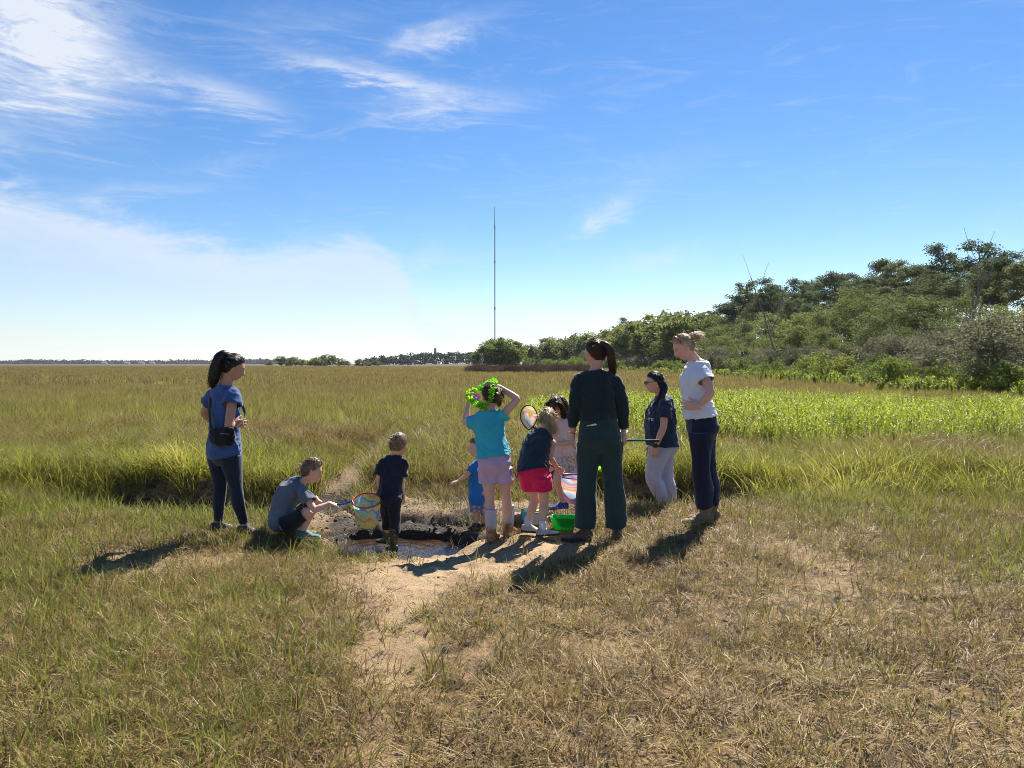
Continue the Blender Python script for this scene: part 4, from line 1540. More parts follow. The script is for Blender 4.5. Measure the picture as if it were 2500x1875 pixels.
    def head_mesh(self, f, r_, u):
        hs = self.hs
        n, m = 64, 52
        V, F, paint = [], [], []
        lipc, browc, lash = self.lip, self.browc, (0.03, 0.02, 0.015)
        for i in range(m + 1):
            th = math.pi * i / m
            z = -math.cos(th)
            rr = math.sin(th)
            for j in range(n):
                a = 2 * math.pi * j / n
                x, y = rr * math.cos(a), rr * math.sin(a)
                px, py, pz = head_point(x, y, z)
                V.append(self.head + (r_ * px + f * py + u * pz) * hs)
                c = (0, 0, 0, 0)
                if y > 0.2:
                    ax = abs(x)
                    lp = math.exp(-((z + 0.56) / 0.075) ** 4 - (x / 0.25) ** 4)
                    br = math.exp(-((z - 0.20 + 0.10 * (ax - .35)) / 0.030) ** 4 - ((ax - .36) / 0.18) ** 4)
                    ey = math.exp(-((z - 0.085) / 0.020) ** 2 - ((ax - .36) / 0.14) ** 4)
                    if br > .3:
                        c = (*browc, br * .85)
                    elif ey > .3:
                        c = (*lash, ey * .85)
                    elif lp > .25:
                        c = (*lipc, lp * .7)
                paint.append(c)
        for i in range(m):
            for j in range(n):
                a, b = i * n + j, i * n + (j + 1) % n
                F.append((a, b, b + n, a + n))
        # ears
        for sg in (-1, 1):
            mb = MB()
            c = self.head + (r_ * sg * .0755 - f * .006 - u * .002) * hs
            ax = unit(r_ * sg * .55 - f * .55)
            mb.ball(c, (ax * .013 * hs, unit(f + r_ * sg * .5) * .019 * hs, unit(u - f * .2) * .031 * hs), 12, 8)
            mb.ball(c - u * .022 * hs + ax * .002 * hs, (ax * .006 * hs, f * .010 * hs, u * .011 * hs), 8, 6)
            b = len(V)
            V += list(mb.V)
            F += [tuple(q + b for q in fc) for fc in mb.F]
            paint += [(0.75, 0.25, 0.18, 0.22)] * len(mb.V)  # red tint painted in for sunlight glowing through the ears
        return V, F, paint

    def eyes(self):
        f, r_, u = hframe(self.hf, self.htilt)
        hs = self.hs
        for sg in (-1, 1):
            mb = MB()
            c = self.head + (r_ * sg * .0285 + f * .0715 + u * .006) * hs
            mb.ball(c, (r_ * .0125 * hs, u * .0125 * hs, f * .0125 * hs), 12, 10)
            ob = mb.obj('eye', eye_white, self.root, self.base)
            ob.data.materials.append(eye_dark)
            for p in ob.data.polygons:
                if (np.array(p.center) + self.base - c).dot(f) > .0105 * hs:
                    p.material_index = 1

    def hair_cap(self, mat, th=0.012, line=HL, drop=0.0, lump=0.003, extra=None, name='hair', parting=None, seed=0, tuck=0.016):
        """hair lying on the skull: follows the head and sinks under the skin past the hairline"""
        f, r_, u = hframe(self.hf, self.htilt)
        hs = self.hs
        n, m = 72, 56
        V, F = [], []
        for i in range(m + 1):
            t_ = math.pi * i / m
            z, rr = -math.cos(t_), math.sin(t_)
            for j in range(n):
                a = 2 * math.pi * j / n
                x, y = rr * math.cos(a), rr * math.sin(a)
                p = np.array(head_point(x, y, z))
                mk = hair_mask(x, y, z, line, 0.09, drop)
                nz_ = float(vnoise(x * 9 + 3, y * 9, z * 2.5, seed)) - .5 + 0.6 * (float(vnoise(x * 22, y * 22, z * 4, seed + 1)) - .5)
                o = (th + lump * nz_ * 2 + (extra(x, y, z) if extra else 0)) * mk - tuck * (1 - mk)
                d = unit(np.array([x * 1.1, y, z]))
                p = p + d * o
                V.append(self.head + (r_ * p[0] + f * p[1] + u * p[2]) * hs)
        for i in range(m):
            for j in range(n):
                a, b = i * n + j, i * n + (j + 1) % n
                F.append((a, b, b + n, a + n))
        self.hair_mb = MB().add(V, F)
        self.hair_mat = mat
        self.strand_seed = seed
        return self.hair_mb

    def strands(self, path, rads, count, width=0.004, jitter=1.0, out=0.0, seed=1, wave=0.01):
        """loose locks laid along a path"""
        rng = np.random.default_rng(seed)
        path = [np.asarray(p, float) for p in path]
        count, width = int(count * 2.6), width * .48
        for _ in range(count):
            off = rng.normal(0, 1, 3)
            off /= np.linalg.norm(off)
            k = rng.uniform(0.55, 1.05) * jitter
            ph = rng.random() * 6
            e = rng.uniform(0.75, 1.0 + out)
            pts, rr = [], []
            m = len(path)
            for i, p in enumerate(path):
                g = i / (m - 1)
                q = p + off * rads[i] * k + np.array([math.sin(ph + 5 * g), math.cos(ph + 4 * g), 0]) * wave * g
                if i > 0:
                    q = pts[-1] + (q - pts[-1]) * (e if i > m / 2 else 1)
                pts.append(q)
                rr.append(width * (1 - .75 * g))
            self.hair_mb.tube(pts, rr, 3, 2, caps=False)

    def comb(self, tie=(0, -.95, .32), n=260, seed=0, rad=.0015):
        """locks combed over the skull towards the tie"""
        rng = np.random.default_rng(500 + seed)
        tie = unit(tie)
        k = 0
        while k < n:
            d = unit(rng.normal(0, 1, 3))
            if hair_mask(*d) < .75 or d.dot(tie) > .93:
                continue
            pts = []
            for g in np.linspace(0, 1, 6):
                e = unit(d * (1 - g) + tie * g * 1.0 + rng.normal(0, .012, 3))
                p = np.array(head_point(*e))
                pts.append(self.HP(*(p + e * (.0125 + .004 * math.sin(3.1 * g) + .002 * rng.random()))))
            self.hair_mb.tube(pts, [rad * .5, rad, rad * 1.2, rad * 1.2, rad, rad * .6], 3, 1, caps=False)
            k += 1

    def flyaways(self, n=70, seed=0, reach=.035):
        rng = np.random.default_rng(900 + seed)
        k = 0
        while k < n:
            d = unit(rng.normal(0, 1, 3))
            if hair_mask(*d) < .85:
                continue
            p = np.array(head_point(*d)) * 1.10
            q = p + d * reach * rng.uniform(.1, .6) + np.array([rng.normal(0, .02), -.015 + rng.normal(0, .02), -.012])
            e = q + d * reach * rng.uniform(-.3, .5) + np.array([rng.normal(0, .02), -.02, -.022])
            self.hair_mb.tube([self.HP(*p), self.HP(*q), self.HP(*e)], [.0016, .0012, .0006], 3, 3, caps=False)
            k += 1

    def finish_hair(self, name='hair'):
        return self.hair_mb.obj(name, self.hair_mat, self.root, self.base)

    def HP(self, x, y, z):
        """point in head coordinates (metres of an adult head)"""
        f, r_, u = hframe(self.hf, self.htilt)
        return self.head + (r_ * x + f * y + u * z) * self.hs

    # --- clothes
    def shirt(self, mat, hem=-0.05, off=.012, flare=.012, sleeve=0.5, sl_off=.014, sl_flare=.012, top=0.97, fold=.008, name='shirt', belly=0.0, seed=0, armhole=True, power=2.3):
        mb = MB()
        s = self.s
        ts_ = self.torso_secs(hem, top, off * s, flare * s, 30, belly=belly * s)
        mb.loft(ts_, 28, power)
        cuts = [(ts_[0][0], -self.spine(hem)[1], float(np.linalg.norm(ts_[0][1])))]
        for k, sg in (('L', -1), ('R', 1)):
            c, T = self.spine(.88)
            S = self.J['S' + k]
            if sleeve <= 0:
                mb.tube([c + self.side_c * sg * .04 * s, c * .25 + S * .75], [.055 * s, .050 * s], 12, 1)
                continue
            pts, rad = self.arm_path(k, sl_off * s)
            mb.tube([c + self.side_c * sg * .03 * s, S], [.048 * s * self.tk, .044 * self.tk * s + sl_off * s], 14, 1)
            
            P_, R_ = self._cut(pts, rad, sleeve)
            R_ = [r_ + sl_flare * s * (i / (len(R_) - 1)) for i, r_ in enumerate(R_)]
            mb.tube(P_, R_, 18, 1, caps=False)
            cuts.append((P_[-1], unit(P_[-1] - P_[-2]), R_[-1]))
        me = remesh(mb, self.vox * 1.45, 3, fold * 1.6 * s, 6.5 / s, seed, name, cuts=cuts)
        me.transform(Matrix.Translation(Vector(tuple(-self.base))))
        me.materials.append(mat)
        return link(name, me, self.root)

    @staticmethod
    def _cut(pts, rad, frac, n=14):
        pts = [np.asarray(p, float) for p in pts]
        d = [0.0]
        for a, b in zip(pts, pts[1:]):
            d.append(d[-1] + np.linalg.norm(b - a))
        L = d[-1] * frac
        P_, R_ = [], []
        for t in np.linspace(0, L, n):
            P_.append(np.array([np.interp(t, d, [p[i] for p in pts]) for i in range(3)]))
            R_.append(float(np.interp(t, d, rad)))
        return P_, R_

    def trousers(self, mat, top=0.16, off=.010, leg=0.97, leg_off=.010, prof=None, fold=.008, name='trousers', seed=0, low=-.19, seat=0.0):
        """leg: how far down the leg the cloth goes; prof: extra radius along the leg"""
        mb = MB()
        s = self.s
        secs = self.torso_secs(low, top, off * s, 0.0, 24)
        for i, t_ in enumerate(np.linspace(low, top, 24)):
            if t_ < -.06:
                c_, U_, V_ = secs[i]
                g = (t_ + .06) / -.12
                secs[i] = (c_, unit(U_) * max(np.linalg.norm(U_), (.160 - .045 * g) * s * self.mult['hip']), unit(V_) * max(np.linalg.norm(V_), (.108 - .02 * g) * s))
        mb.loft(secs, 26, 2.3)
        cuts = []
        for k in 'LR':
            pts, rad = self.leg_path(k, leg_off * s)
            P_, R_ = self._cut(pts, rad, leg, 22)
            if prof:
                R_ = [r_ + np.interp(i / (len(R_) - 1), [a for a, _ in prof], [b for _, b in prof]) * s for i, r_ in enumerate(R_)]
            R_ = [r_ + .014 * s * max(0, 1 - i * 4 / len(R_)) for i, r_ in enumerate(R_)]
            P_ = [np.convolve([p[i] for p in [P_[0]] * 2 + P_ + [P_[-1]] * 2], [.1, .2, .4, .2, .1], 'valid') for i in range(3)]
            P_ = [np.array([P_[0][i], P_[1][i], P_[2][i]]) for i in range(len(P_[0]))]
            mb.tube(P_, R_, 18, 1, caps=False)
            cuts.append((P_[-1], unit(P_[-1] - P_[-2]), R_[-1]))
        me = remesh(mb, self.vox * 1.45, 6, fold * 1.1 * s, 6.0 / s, seed, name, stretch=(1, 1, .16), cuts=cuts, cross=.45)
        me.transform(Matrix.Translation(Vector(tuple(-self.base))))
        me.materials.append(mat)
        return link(name, me, self.root)

    def shoe(self, k, fd, mat, sole_mat, length=.25, shaft=0.0, shaft_mat=None, shaft_r=.05, sock=None, toe_up=0.0, accent=None, name='shoe', low=None):
        s = self.s
        A = self.J['A' + k]
        fd = np.asarray(fd, float)
        pitch = fd[2] if len(fd) > 2 else 0.0
        f = unit([fd[0], fd[1], 0])
        sd = np.cross(f, np.array([0, 0, 1.0]))
        u = np.array([0, 0, 1.0])
        if pitch:
            f, u = unit(f + u * pitch), unit(u - f * pitch)
        L = length * s
        hgt = .075 * s if low is None else low * s
        c0 = A - u * hgt                                         # sole level under the ankle
        sec = [(-.27, .020, .055, .012), (-.22, .030, .066, .008), (-.08, .037, .080, .004), (.08, .038, .078, .004), (.24, .039, .060, .004), (.42, .044, .036, .004), (.58, .043, .030, .005), (.68, .034, .024, .008), (.735, .018, .016, .012)]
        mb = MB()
        mb.loft([(c0 + f * L * a + u * (h_ * .5 + z_) * s, sd * w_ * 1.1 * s, u * h_ * .68 * s) for a, w_, h_, z_ in sec], 18, 2.4)
        if shaft:
            mb.tube([A - u * .035 * s, A + u * .01 * s, A + u * shaft * .5 * s - f * .006 * s, A + u * shaft * s - f * .008 * s], [shaft_r * .80 * s, shaft_r * .82 * s, shaft_r * s, shaft_r * 1.08 * s], 16, 3, caps=False)
        else:
            mb.tube([A - u * .035 * s + f * .008 * s, A + u * .006 * s], [.046 * s, .044 * s], 14, 1, caps=False)
        me = remesh(mb, self.vox * .9, 3, .003 * s if shaft else .0015 * s, 14 / s, 3, name)
        me.transform(Matrix.Translation(Vector(tuple(-self.base))))
        me.materials.append(mat)
        ob = link(name, me, self.root)
        mb = MB()
        out_ = [(-.285, .018), (-.25, .030), (-.1, .037), (.1, .037), (.3, .042), (.45, .048), (.6, .045), (.70, .034), (.755, .014)]
        V_, F_ = [], []
        for a, w_ in out_:
            for zz in (0.0, .022 if not shaft else .026):
                for sg in (-1, 1):
                    V_.append(c0 + f * L * a + sd * sg * w_ * 1.1 * s + u * (zz + toe_up * max(0, a - .4)) * s)
        for i in range(len(out_) - 1):
            b = i * 4
            F_ += [(b, b + 4, b + 5, b + 1), (b + 2, b + 3, b + 7, b + 6), (b, b + 2, b + 6, b + 4), (b + 1, b + 5, b + 7, b + 3)]
        F_ += [(0, 1, 3, 2), (len(V_) - 4, len(V_) - 2, len(V_) - 1, len(V_) - 3)]
        mb.add(V_, F_)
        mb.obj('sole', sole_mat, ob, self.base, False)
        if sock is not None:
            sm_, sh_ = sock
            mb = MB()
            mb.tube([A - u * .03 * s, A + u * .02 * s, A + u * sh_ * s], [.040 * s * self.tk, .041 * s * self.tk, .042 * s * self.tk], 14, 2)
            mb.obj('sock', sm_, self.root, self.base)
        if accent is not None:
            mb = MB()
            for sg in (-1, 1):
                for a in (.02, .12, .22):
                    mb.tube([c0 + f * L * a + sd * sg * .039 * s + u * .022 * s, c0 + f * L * (a + .05) + sd * sg * .034 * s + u * .052 * s], [.006 * s, .004 * s], 5, 1)
            for a in (.10, .17, .24, .31):
                zt = np.interp(a, [.08, .24, .42], [.070, .056, .040])
                mb.tube([c0 + f * L * a - sd * .020 * s + u * zt * s, c0 + f * L * a + u * (zt + .008) * s, c0 + f * L * a + sd * .020 * s + u * zt * s], [.0035 * s] * 3, 5, 2)
            mb.obj('lacing', accent, ob, self.base)
        return ob

    def ring(self, name, k, frac, r_, thick, mat, flat=None):
        """bracelet or strap round the forearm"""
        E, Wr = self.J['E' + k], self.J['W' + k]
        d = unit(Wr - E)
        c = E + (Wr - E) * frac
        a = unit(np.cross(d, [0.3, 0.2, 1.0]))
        b = np.cross(d, a)
        pts = [c + (a * math.cos(t_) + b * math.sin(t_)) * r_ for t_ in np.linspace(0, 2 * math.pi, 17)]
        mb = MB().tube(pts, [thick] * 17, 6, 1, caps=False)
        return mb.obj(name, mat, self.root, self.base)


def bend_dir(dd, nrm, d):
    """direction towards which a finger bends next: across the finger, towards the palm side"""
    ax = np.cross(d, nrm)
    return unit(np.cross(ax, dd))


def dd_prev_n(dd, nrm, lat):
    return nrm


eye_white = plain('eye_white', (0.72, 0.70, 0.66), 0.2, var=0.03)
eye_dark = plain('iris_brown', (0.04, 0.025, 0.015), 0.1, var=0.05)
skin_light = skin('light_skin', (0.58, 0.36, 0.27))
skin_pink = skin('fair_skin', (0.64, 0.41, 0.32))
skin_tan = skin('tan_skin', (0.46, 0.27, 0.18))
hair_dark = hair_mat('dark_brown_hair', (0.016, 0.010, 0.008), (0.075, 0.045, 0.03))
hair_black = hair_mat('black_hair', (0.008, 0.008, 0.010), (0.04, 0.035, 0.035))
hair_brown = hair_mat('brown_hair', (0.06, 0.032, 0.018), (0.20, 0.11, 0.055))
hair_sandy = hair_mat('sandy_hair', (0.20, 0.13, 0.07), (0.52, 0.36, 0.20))
hair_blond = hair_mat('blond_hair', (0.56, 0.40, 0.22), (0.88, 0.70, 0.44))
hair_red = hair_mat('auburn_hair', (0.12, 0.05, 0.022), (0.32, 0.16, 0.07))
rubber_dark = plain('dark_rubber', (0.02, 0.02, 0.022), 0.75, bump=0.2)
rubber_white = plain('white_rubber', (0.55, 0.54, 0.52), 0.7, bump=0.1)
lace_light = plain('light_laces', (0.5, 0.5, 0.52), 0.8)
V3 = lambda *a: np.array(a, float)


def basics(P, hs, hf, head, lip=(0.42, 0.12, 0.10), brow=(0.05, 0.03, 0.02), tilt=0.0):
    P.hs, P.hf, P.head, P.lip, P.browc, P.htilt = hs, unit(hf), np.asarray(head, float), lip, brow, tilt


def build_people():
    people = {}
    # ---- A: woman on the left, blue tee, hands on hips
    Y = 6.50
    A = Person('woman in blue t-shirt and dark leggings with hands on hips at far left', G(560, 1306), 0.94, 1.06, skin_tan)
    A.mult.update(hip=1.04, waist=1.02, chest=1.0, depth=1.04, sh=0.96)
    J = A.J
    J['P'], J['N'] = W(549, 1102, Y), W(551, 937, Y)
    J['M'] = W(545, 1020, Y + .0)
    J['SR'], J['SL'] = W(572, 957, Y - .10), W(521, 958, Y + .10)
    J['ER'], J['WR'] = W(558, 1040, Y - .20), W(569, 1036, Y - .11)
    J['EL'], J['WL'] = W(498, 1008, Y + .22), W(530, 1040, Y + .26)
    J['HR'], J['HL'] = W(562, 1112, Y - .06), W(534, 1112, Y + .06)
    J['KR'], J['KL'] = W(578, 1200, Y - .08), W(538, 1192, Y + .05)
    J['AR'], J['AL'] = W(597, 1284, 6.46), W(533, 1276, 6.62)
    A.setup((.72, .69), (.70, .71))
    basics(A, .98, (.84, .35, -.34), W(569, 898, Y + .03), brow=(.02, .012, .01))
    fd = {'R': V3(.98, -.12, 0), 'L': V3(.9, .35, 0)}
    A.body(fd, {'R': dict(d=(.72, .55, .08), nrm=(-.5, .8, -.1), curl=(.30, .45, .3)), 'L': dict(d=(.7, -.3, -.1), nrm=(.2, -.9, 0), curl=(.3, .4, .3))})
    A.eyes()
    A.shirt(cloth('faded_blue_tee', (.036, .088, .24)), hem=-.10, off=.017, flare=.005, sleeve=.26, sl_off=.018, sl_flare=.022, belly=.008, seed=2, fold=.0075)
    A.trousers(cloth('dark_leggings', (.012, .019, .040), var=.5, weave=160), off=.008, leg=.985, leg_off=.005, fold=.004, seed=4, name='leggings')
    for k in 'LR':
        A.shoe(k, fd[k], plain('dark_trainer_fabric', (.035, .045, .065), .8, bump=.3), rubber_dark, .26, accent=lace_light, low=.082)
    A.hair_cap(hair_dark, .012, seed=4)
    pr = [A.HP(0, -.075, .075), A.HP(0, -.115, .085), A.HP(0, -.135, .02), A.HP(0, -.125, -.06), A.HP(0, -.115, -.15), A.HP(.0, -.105, -.22)]
    A.hair_mb.tube(pr, [.022, .040, .048, .050, .040, .012], 14, 4)
    A.strands(pr, [.012, .040, .050, .054, .050, .028], 130, .0042, 1.0, .12, 3, .016)
    A.comb((0, -.9, .55), 300, 65)
    A.flyaways(70, 72)
    A.finish_hair()
    MB().tube([A.HP(0, -.082, .078), A.HP(0, -.094, .082)], [.027, .027], 12, 1).obj('hair_tie', rubber_dark, A.root, A.base)
    people['A'] = A

    # ---- B: boy squatting with the net
    Y = 6.40
    B = Person('boy in grey t-shirt squatting at the pool edge and holding out a net', G(725, 1312), 0.80, 0.98, skin_pink, .0046)
    B.mult.update(hip=.92, waist=1.12, chest=1.0, depth=1.08, sh=.95)
    J = B.J
    J['P'], J['N'] = W(693, 1273, Y + .02), W(742, 1176, Y + .04)
    J['M'] = W(697, 1215, Y + .02)
    J['SR'], J['SL'] = W(742, 1199, Y - .12), W(706, 1187, Y + .20)
    J['ER'], J['WR'] = W(768, 1245, Y - .19), W(804, 1229, Y - .12)
    J['EL'], J['WL'] = W(668, 1240, Y + .34), W(720, 1255, Y + .36)
    J['HR'], J['HL'] = W(695, 1283, Y - .09), W(700, 1281, Y + .11)
    J['KR'], J['KL'] = W(762, 1244, Y - .13), W(780, 1216, Y + .16)
    J['AR'], J['AL'] = W(739, 1297, Y - .10), W(728, 1291, Y + .12)
    B.setup((.93, .36), (.86, .5))
    basics(B, .92, (.90, .28, -.32), W(760, 1150, Y + .05), brow=(.25, .16, .09))
    fd = {'R': V3(.96, -.12, 0), 'L': V3(.92, .3, 0)}
    B.body(fd, {'R': dict(d=(.80, .25, -.25), nrm=(.15, .25, -1), curl=(.8, .95, .6), thumb=1.0), 'L': dict(d=(.8, .1, .1), nrm=(.2, -.2, -.9), curl=(.4, .5, .3))})
    B.eyes()
    B.shirt(cloth('slate_grey_tee', (.105, .128, .175)), hem=-.16, off=.018, flare=.012, sleeve=.33, sl_off=.018, sl_flare=.020, seed=12, fold=.010)
    B.trousers(cloth('black_shorts', (.010, .012, .018)), top=.05, off=.006, leg=.47, leg_off=.014, prof=[(0, 0), (1, .016)], seed=14, name='shorts', fold=.006)
    m_s = cloth('camo_trainer', (.12, .20, .20), var=.8, weave=60)
    for k in 'LR':
        B.shoe(k, fd[k], m_s, plain('lime_sole', (.28, .62, .25), .6), .26, accent=plain('orange_lining', (.75, .18, .06), .7), low=.070)
    B.hair_cap(hair_sandy, .008, lump=.003, seed=14, extra=lambda x, y, z: .010 * float(sm(.4, .9, z)))
    rg = np.random.default_rng(3)
    for _ in range(170):
        a_ = rg.random() * 6.28
        zz = rg.uniform(.45, .98)
        rr = math.sqrt(1 - zz * zz)
        x_, y_ = rr * math.cos(a_), rr * math.sin(a_)
        if hair_mask(x_, y_, zz) > .8:
            p = np.array(head_point(x_, y_, zz)) * 1.09
            B.hair_mb.tube([B.HP(*p), B.HP(*(p * 1.08 + np.array([0, .012, .006])))], [.0035, .0012], 4, 1, caps=False)
    B.flyaways(160, 2, .012)
    B.finish_hair()
    people['B'] = B

    # ---- C: small boy standing in the pool, back to us
    Y = 6.56
    C = Person('small boy in navy t-shirt and trousers standing in the muddy pool', W(950, 1350, Y), 0.64, 0.98, skin_pink, .0042)
    C.mult.update(hip=.84, waist=1.06, chest=.98, depth=1.0, sh=.98)
    J = C.J
    J['P'], J['N'] = W(951, 1212, Y), W(964, 1110, Y + .03)
    J['SR'], J['SL'] = W(987, 1125, Y + .0), W(934, 1121, Y + .02)
    J['ER'], J['WR'] = W(979, 1170, Y + .01), W(986, 1208, Y + .02)
    J['EL'], J['WL'] = W(924, 1166, Y + .0), W(928, 1200, Y + .10)
    J['HR'], J['HL'] = W(962, 1218, Y), W(941, 1218, Y + .02)
    J['KR'], J['KL'] = W(964, 1268, Y + .02), W(946, 1268, Y + .10)
    J['AR'], J['AL'] = W(961, 1332, Y + .0), W(944, 1314, Y + .14)
    C.setup((-.12, 1.0), (.10, 1.0))
    basics(C, .90, (.35, .90, -.35), W(972, 1088, Y + .04), brow=(.2, .12, .06))
    fd = {'R': V3(-.6, .5, 0), 'L': V3(-.75, .6, 0)}
    C.body(fd, {'R': dict(d=(.12, .05, -1), nrm=(-1, .1, 0), curl=(.3, .35, .25)), 'L': dict(d=(.0, .2, -1), nrm=(1, .1, 0))})
    C.eyes()
    C.shirt(cloth('navy_tee', (.010, .014, .034)), hem=-.12, off=.022, flare=.016, sleeve=.40, sl_off=.022, sl_flare=.022, seed=22, fold=.012)
    C.trousers(cloth('navy_trousers', (.010, .013, .030)), off=.012, leg=.76, leg_off=.014, prof=[(0, 0), (.6, .012), (1, .016)], seed=24, fold=.010)
    mc, t, out = new_mat('camouflage_rubber')
    pos = t.n('ShaderNodeNewGeometry').outputs['Position']
    nn_ = t.noise(pos, 45.0, 2, 0.5, 1.0)
    cc = t.ramp(nn_.outputs[0], [(0.0, (.018, .020, .014)), (.44, (.05, .055, .03)), (.52, (.16, .15, .08)), (.60, (.03, .035, .02))], 'CONSTANT')
    principled(t, out, Base_Color=cc, Roughness=.45)
    for k in 'LR':
        C.shoe(k, fd[k], mc, rubber_dark, .27, shaft=.25, shaft_r=.062, name='rubber_boot', low=.075)
    C.hair_cap(hair_sandy, .010, lump=.004, seed=24, extra=lambda x, y, z: .008 * float(sm(.4, .9, z)))
    C.flyaways(160, 3, .014)
    C.finish_hair()
    people['C'] = C

    # ---- D: toddler behind the girl
    Y = 7.15
    D = Person('toddler in bright blue t-shirt reaching an arm out beside the pool', W(1170, 1290, Y), 0.58, 1.02, skin_pink, .0042)
    D.mult.update(hip=.92, waist=1.16, chest=1.0, depth=1.15, sh=.92)
    J = D.J
    J['P'], J['N'] = W(1170, 1216, Y), W(1171, 1122, Y)
    J['SL'], J['SR'] = W(1190, 1136, Y + .02), W(1156, 1135, Y - .03)
    J['ER'], J['WR'] = W(1141, 1160, Y - .06), W(1118, 1174, Y - .10)
    J['EL'], J['WL'] = W(1199, 1168, Y + .04), W(1190, 1196, Y - .06)
    J['KR'], J['KL'] = W(1162, 1252, Y - .02), W(1182, 1253, Y)
    J['AR'], J['AL'] = W(1164, 1280, Y - .02), W(1182, 1281, Y + .02)
    D.setup((-.55, -.83), (-.50, -.86))
    basics(D, .86, (-.85, -.45, -.25), W(1166, 1092, Y), brow=(.2, .12, .06))
    fd = {'R': V3(-.6, -.7, 0), 'L': V3(-.4, -.8, 0)}
    D.body(fd, {'R': dict(d=(-.95, -.3, -.25), nrm=(-.1, .1, -1), curl=(.15, .2, .1), spread=.22), 'L': dict(d=(-.4, -.7, -.4), nrm=(-.5, .4, -.4))})
    D.eyes()
    D.shirt(cloth('bright_blue_tee', (.012, .17, .50)), hem=-.16, off=.020, flare=.020, sleeve=.34, sl_off=.020, sl_flare=.02, seed=32, fold=.009)
    mpl, t, out = new_mat('purple_plaid')
    pos = t.n('ShaderNodeTexCoord').outputs['Object']
    w1 = t.n('ShaderNodeTexWave', wave_type='BANDS', bands_direction='X', i={'Vector': pos, 'Scale': 26.0})
    w2 = t.n('ShaderNodeTexWave', wave_type='BANDS', bands_direction='Z', i={'Vector': pos, 'Scale': 26.0})
    f_ = t.math('MULTIPLY', t.math('ADD', w1.outputs['Fac'], w2.outputs['Fac']), .5)
    principled(t, out, Base_Color=t.ramp(f_, [(.25, (.05, .06, .20)), (.5, (.20, .14, .34)), (.8, (.55, .52, .62))]), Roughness=.85)
    D.trousers(mpl, top=.10, off=.012, leg=.55, leg_off=.022, prof=[(0, 0), (1, .02)], seed=34, name='shorts')
    for k in 'LR':
        D.shoe(k, fd[k], plain('dark_water_shoe', (.03, .03, .035), .7), rubber_dark, .24, low=.055)
    D.hair_cap(hair_sandy, .009, lump=.004, seed=31)
    D.finish_hair()
    people['D'] = D

    # ---- E: girl with the garland
    Y = 6.38
    E = Person('girl in turquoise top and lilac shorts lifting a green garland overhead', G(1215, 1314), 0.84, 0.98, skin_pink, .0048)
    E.mult.update(hip=.94, waist=1.02, chest=.96, depth=1.02, sh=.92)
    J = E.J
    J['P'], J['N'] = W(1207, 1132, Y), W(1188, 1000, Y + .02)
    J['SL'], J['SR'] = W(1154, 1024, Y + .02), W(1226, 1012, Y + .02)
    J['ER'], J['WR'] = W(1264, 974, Y + .06), W(1219, 944, Y + .16)
    J['EL'], J['WL'] = W(1136, 1030, Y + .20), W(1144, 982, Y + .28)
    J['HR'], J['HL'] = W(1226, 1142, Y + .03), W(1190, 1142, Y)
    J['KR'], J['KL'] = W(1236, 1212, Y + .06), W(1195, 1212, Y)
    J['AR'], J['AL'] = W(1242, 1287, 6.50), W(1199, 1299, 6.33)
    E.setup((-.14, 1.0), (-.20, 1.0))
    basics(E, .93, (-.50, .80, -.12), W(1198, 968, Y + .08), brow=(.15, .08, .04))
    fd = {'R': V3(.55, .75, 0), 'L': V3(.25, .95, 0)}
    E.body(fd, {'R': dict(d=(-.85, .2, .45), nrm=(-.3, .1, -.9), curl=(.7, .8, .5)), 'L': dict(d=(.05, .1, 1), nrm=(.9, .2, 0), curl=(.75, .85, .5))})
    E.eyes()
    E.shirt(cloth('turquoise_top', (.035, .40, .52), var=.15), hem=.14, off=.012, flare=.014, sleeve=.10, sl_off=.014, sl_flare=.014, seed=42, fold=.008)
    E.trousers(cloth('lilac_denim', (.50, .35, .52), var=.15), top=.24, off=.012, leg=.24, leg_off=.016, prof=[(0, 0), (.8, .010), (.86, .018), (1, .018)], seed=44, name='shorts', fold=.008)
    mb_, t, out = new_mat('clear_iridescent_rubber')
    pos = t.n('ShaderNodeTexCoord').outputs['Object']
    z_ = t.n('ShaderNodeSeparateXYZ', i={0: pos}).outputs[2]
    nn_ = t.noise(pos, 18.0, 5, .65)
    hv = t.math('ADD', z_, t.math('MULTIPLY', t.math('SUBTRACT', nn_.outputs[0], .5), .16))
    mudm = t.sstep(hv, .15, .07)
    c1 = t.ramp(t.noise(pos, 7.0, 2, .5).outputs[0], [(.3, (.62, .72, .84)), (.5, (.74, .70, .80)), (.7, (.58, .76, .80))])
    c1 = t.mix(mudm, c1, t.ramp(nn_.outputs[0], [(.35, (.12, .09, .03)), (.5, (.30, .17, .09)), (.65, (.42, .22, .13))]))
    p_ = principled(t, out, Base_Color=c1, Roughness=.12, Specular_IOR_Level=.6, IOR=1.2)
    t.set(p_.inputs['Transmission Weight'], t.math('MULTIPLY', t.math('SUBTRACT', 1.0, mudm), .5))
    for k in 'LR':
        E.shoe(k, fd[k], mb_, plain('muddy_sole', (.30, .17, .10), .7), .27, shaft=.235, shaft_r=.062, name='rain_boot', low=.078)
    E.hair_cap(hair_red, .011, seed=44)
    pr = [E.HP(0, -.08, .02), E.HP(.0, -.115, .0), E.HP(.01, -.125, -.05), E.HP(.015, -.11, -.10)]
    E.hair_mb.tube(pr, [.018, .026, .022, .006], 10, 3)
    E.strands(pr, [.01, .022, .026, .022], 40, .0035, 1.0, .1, 8, .012)
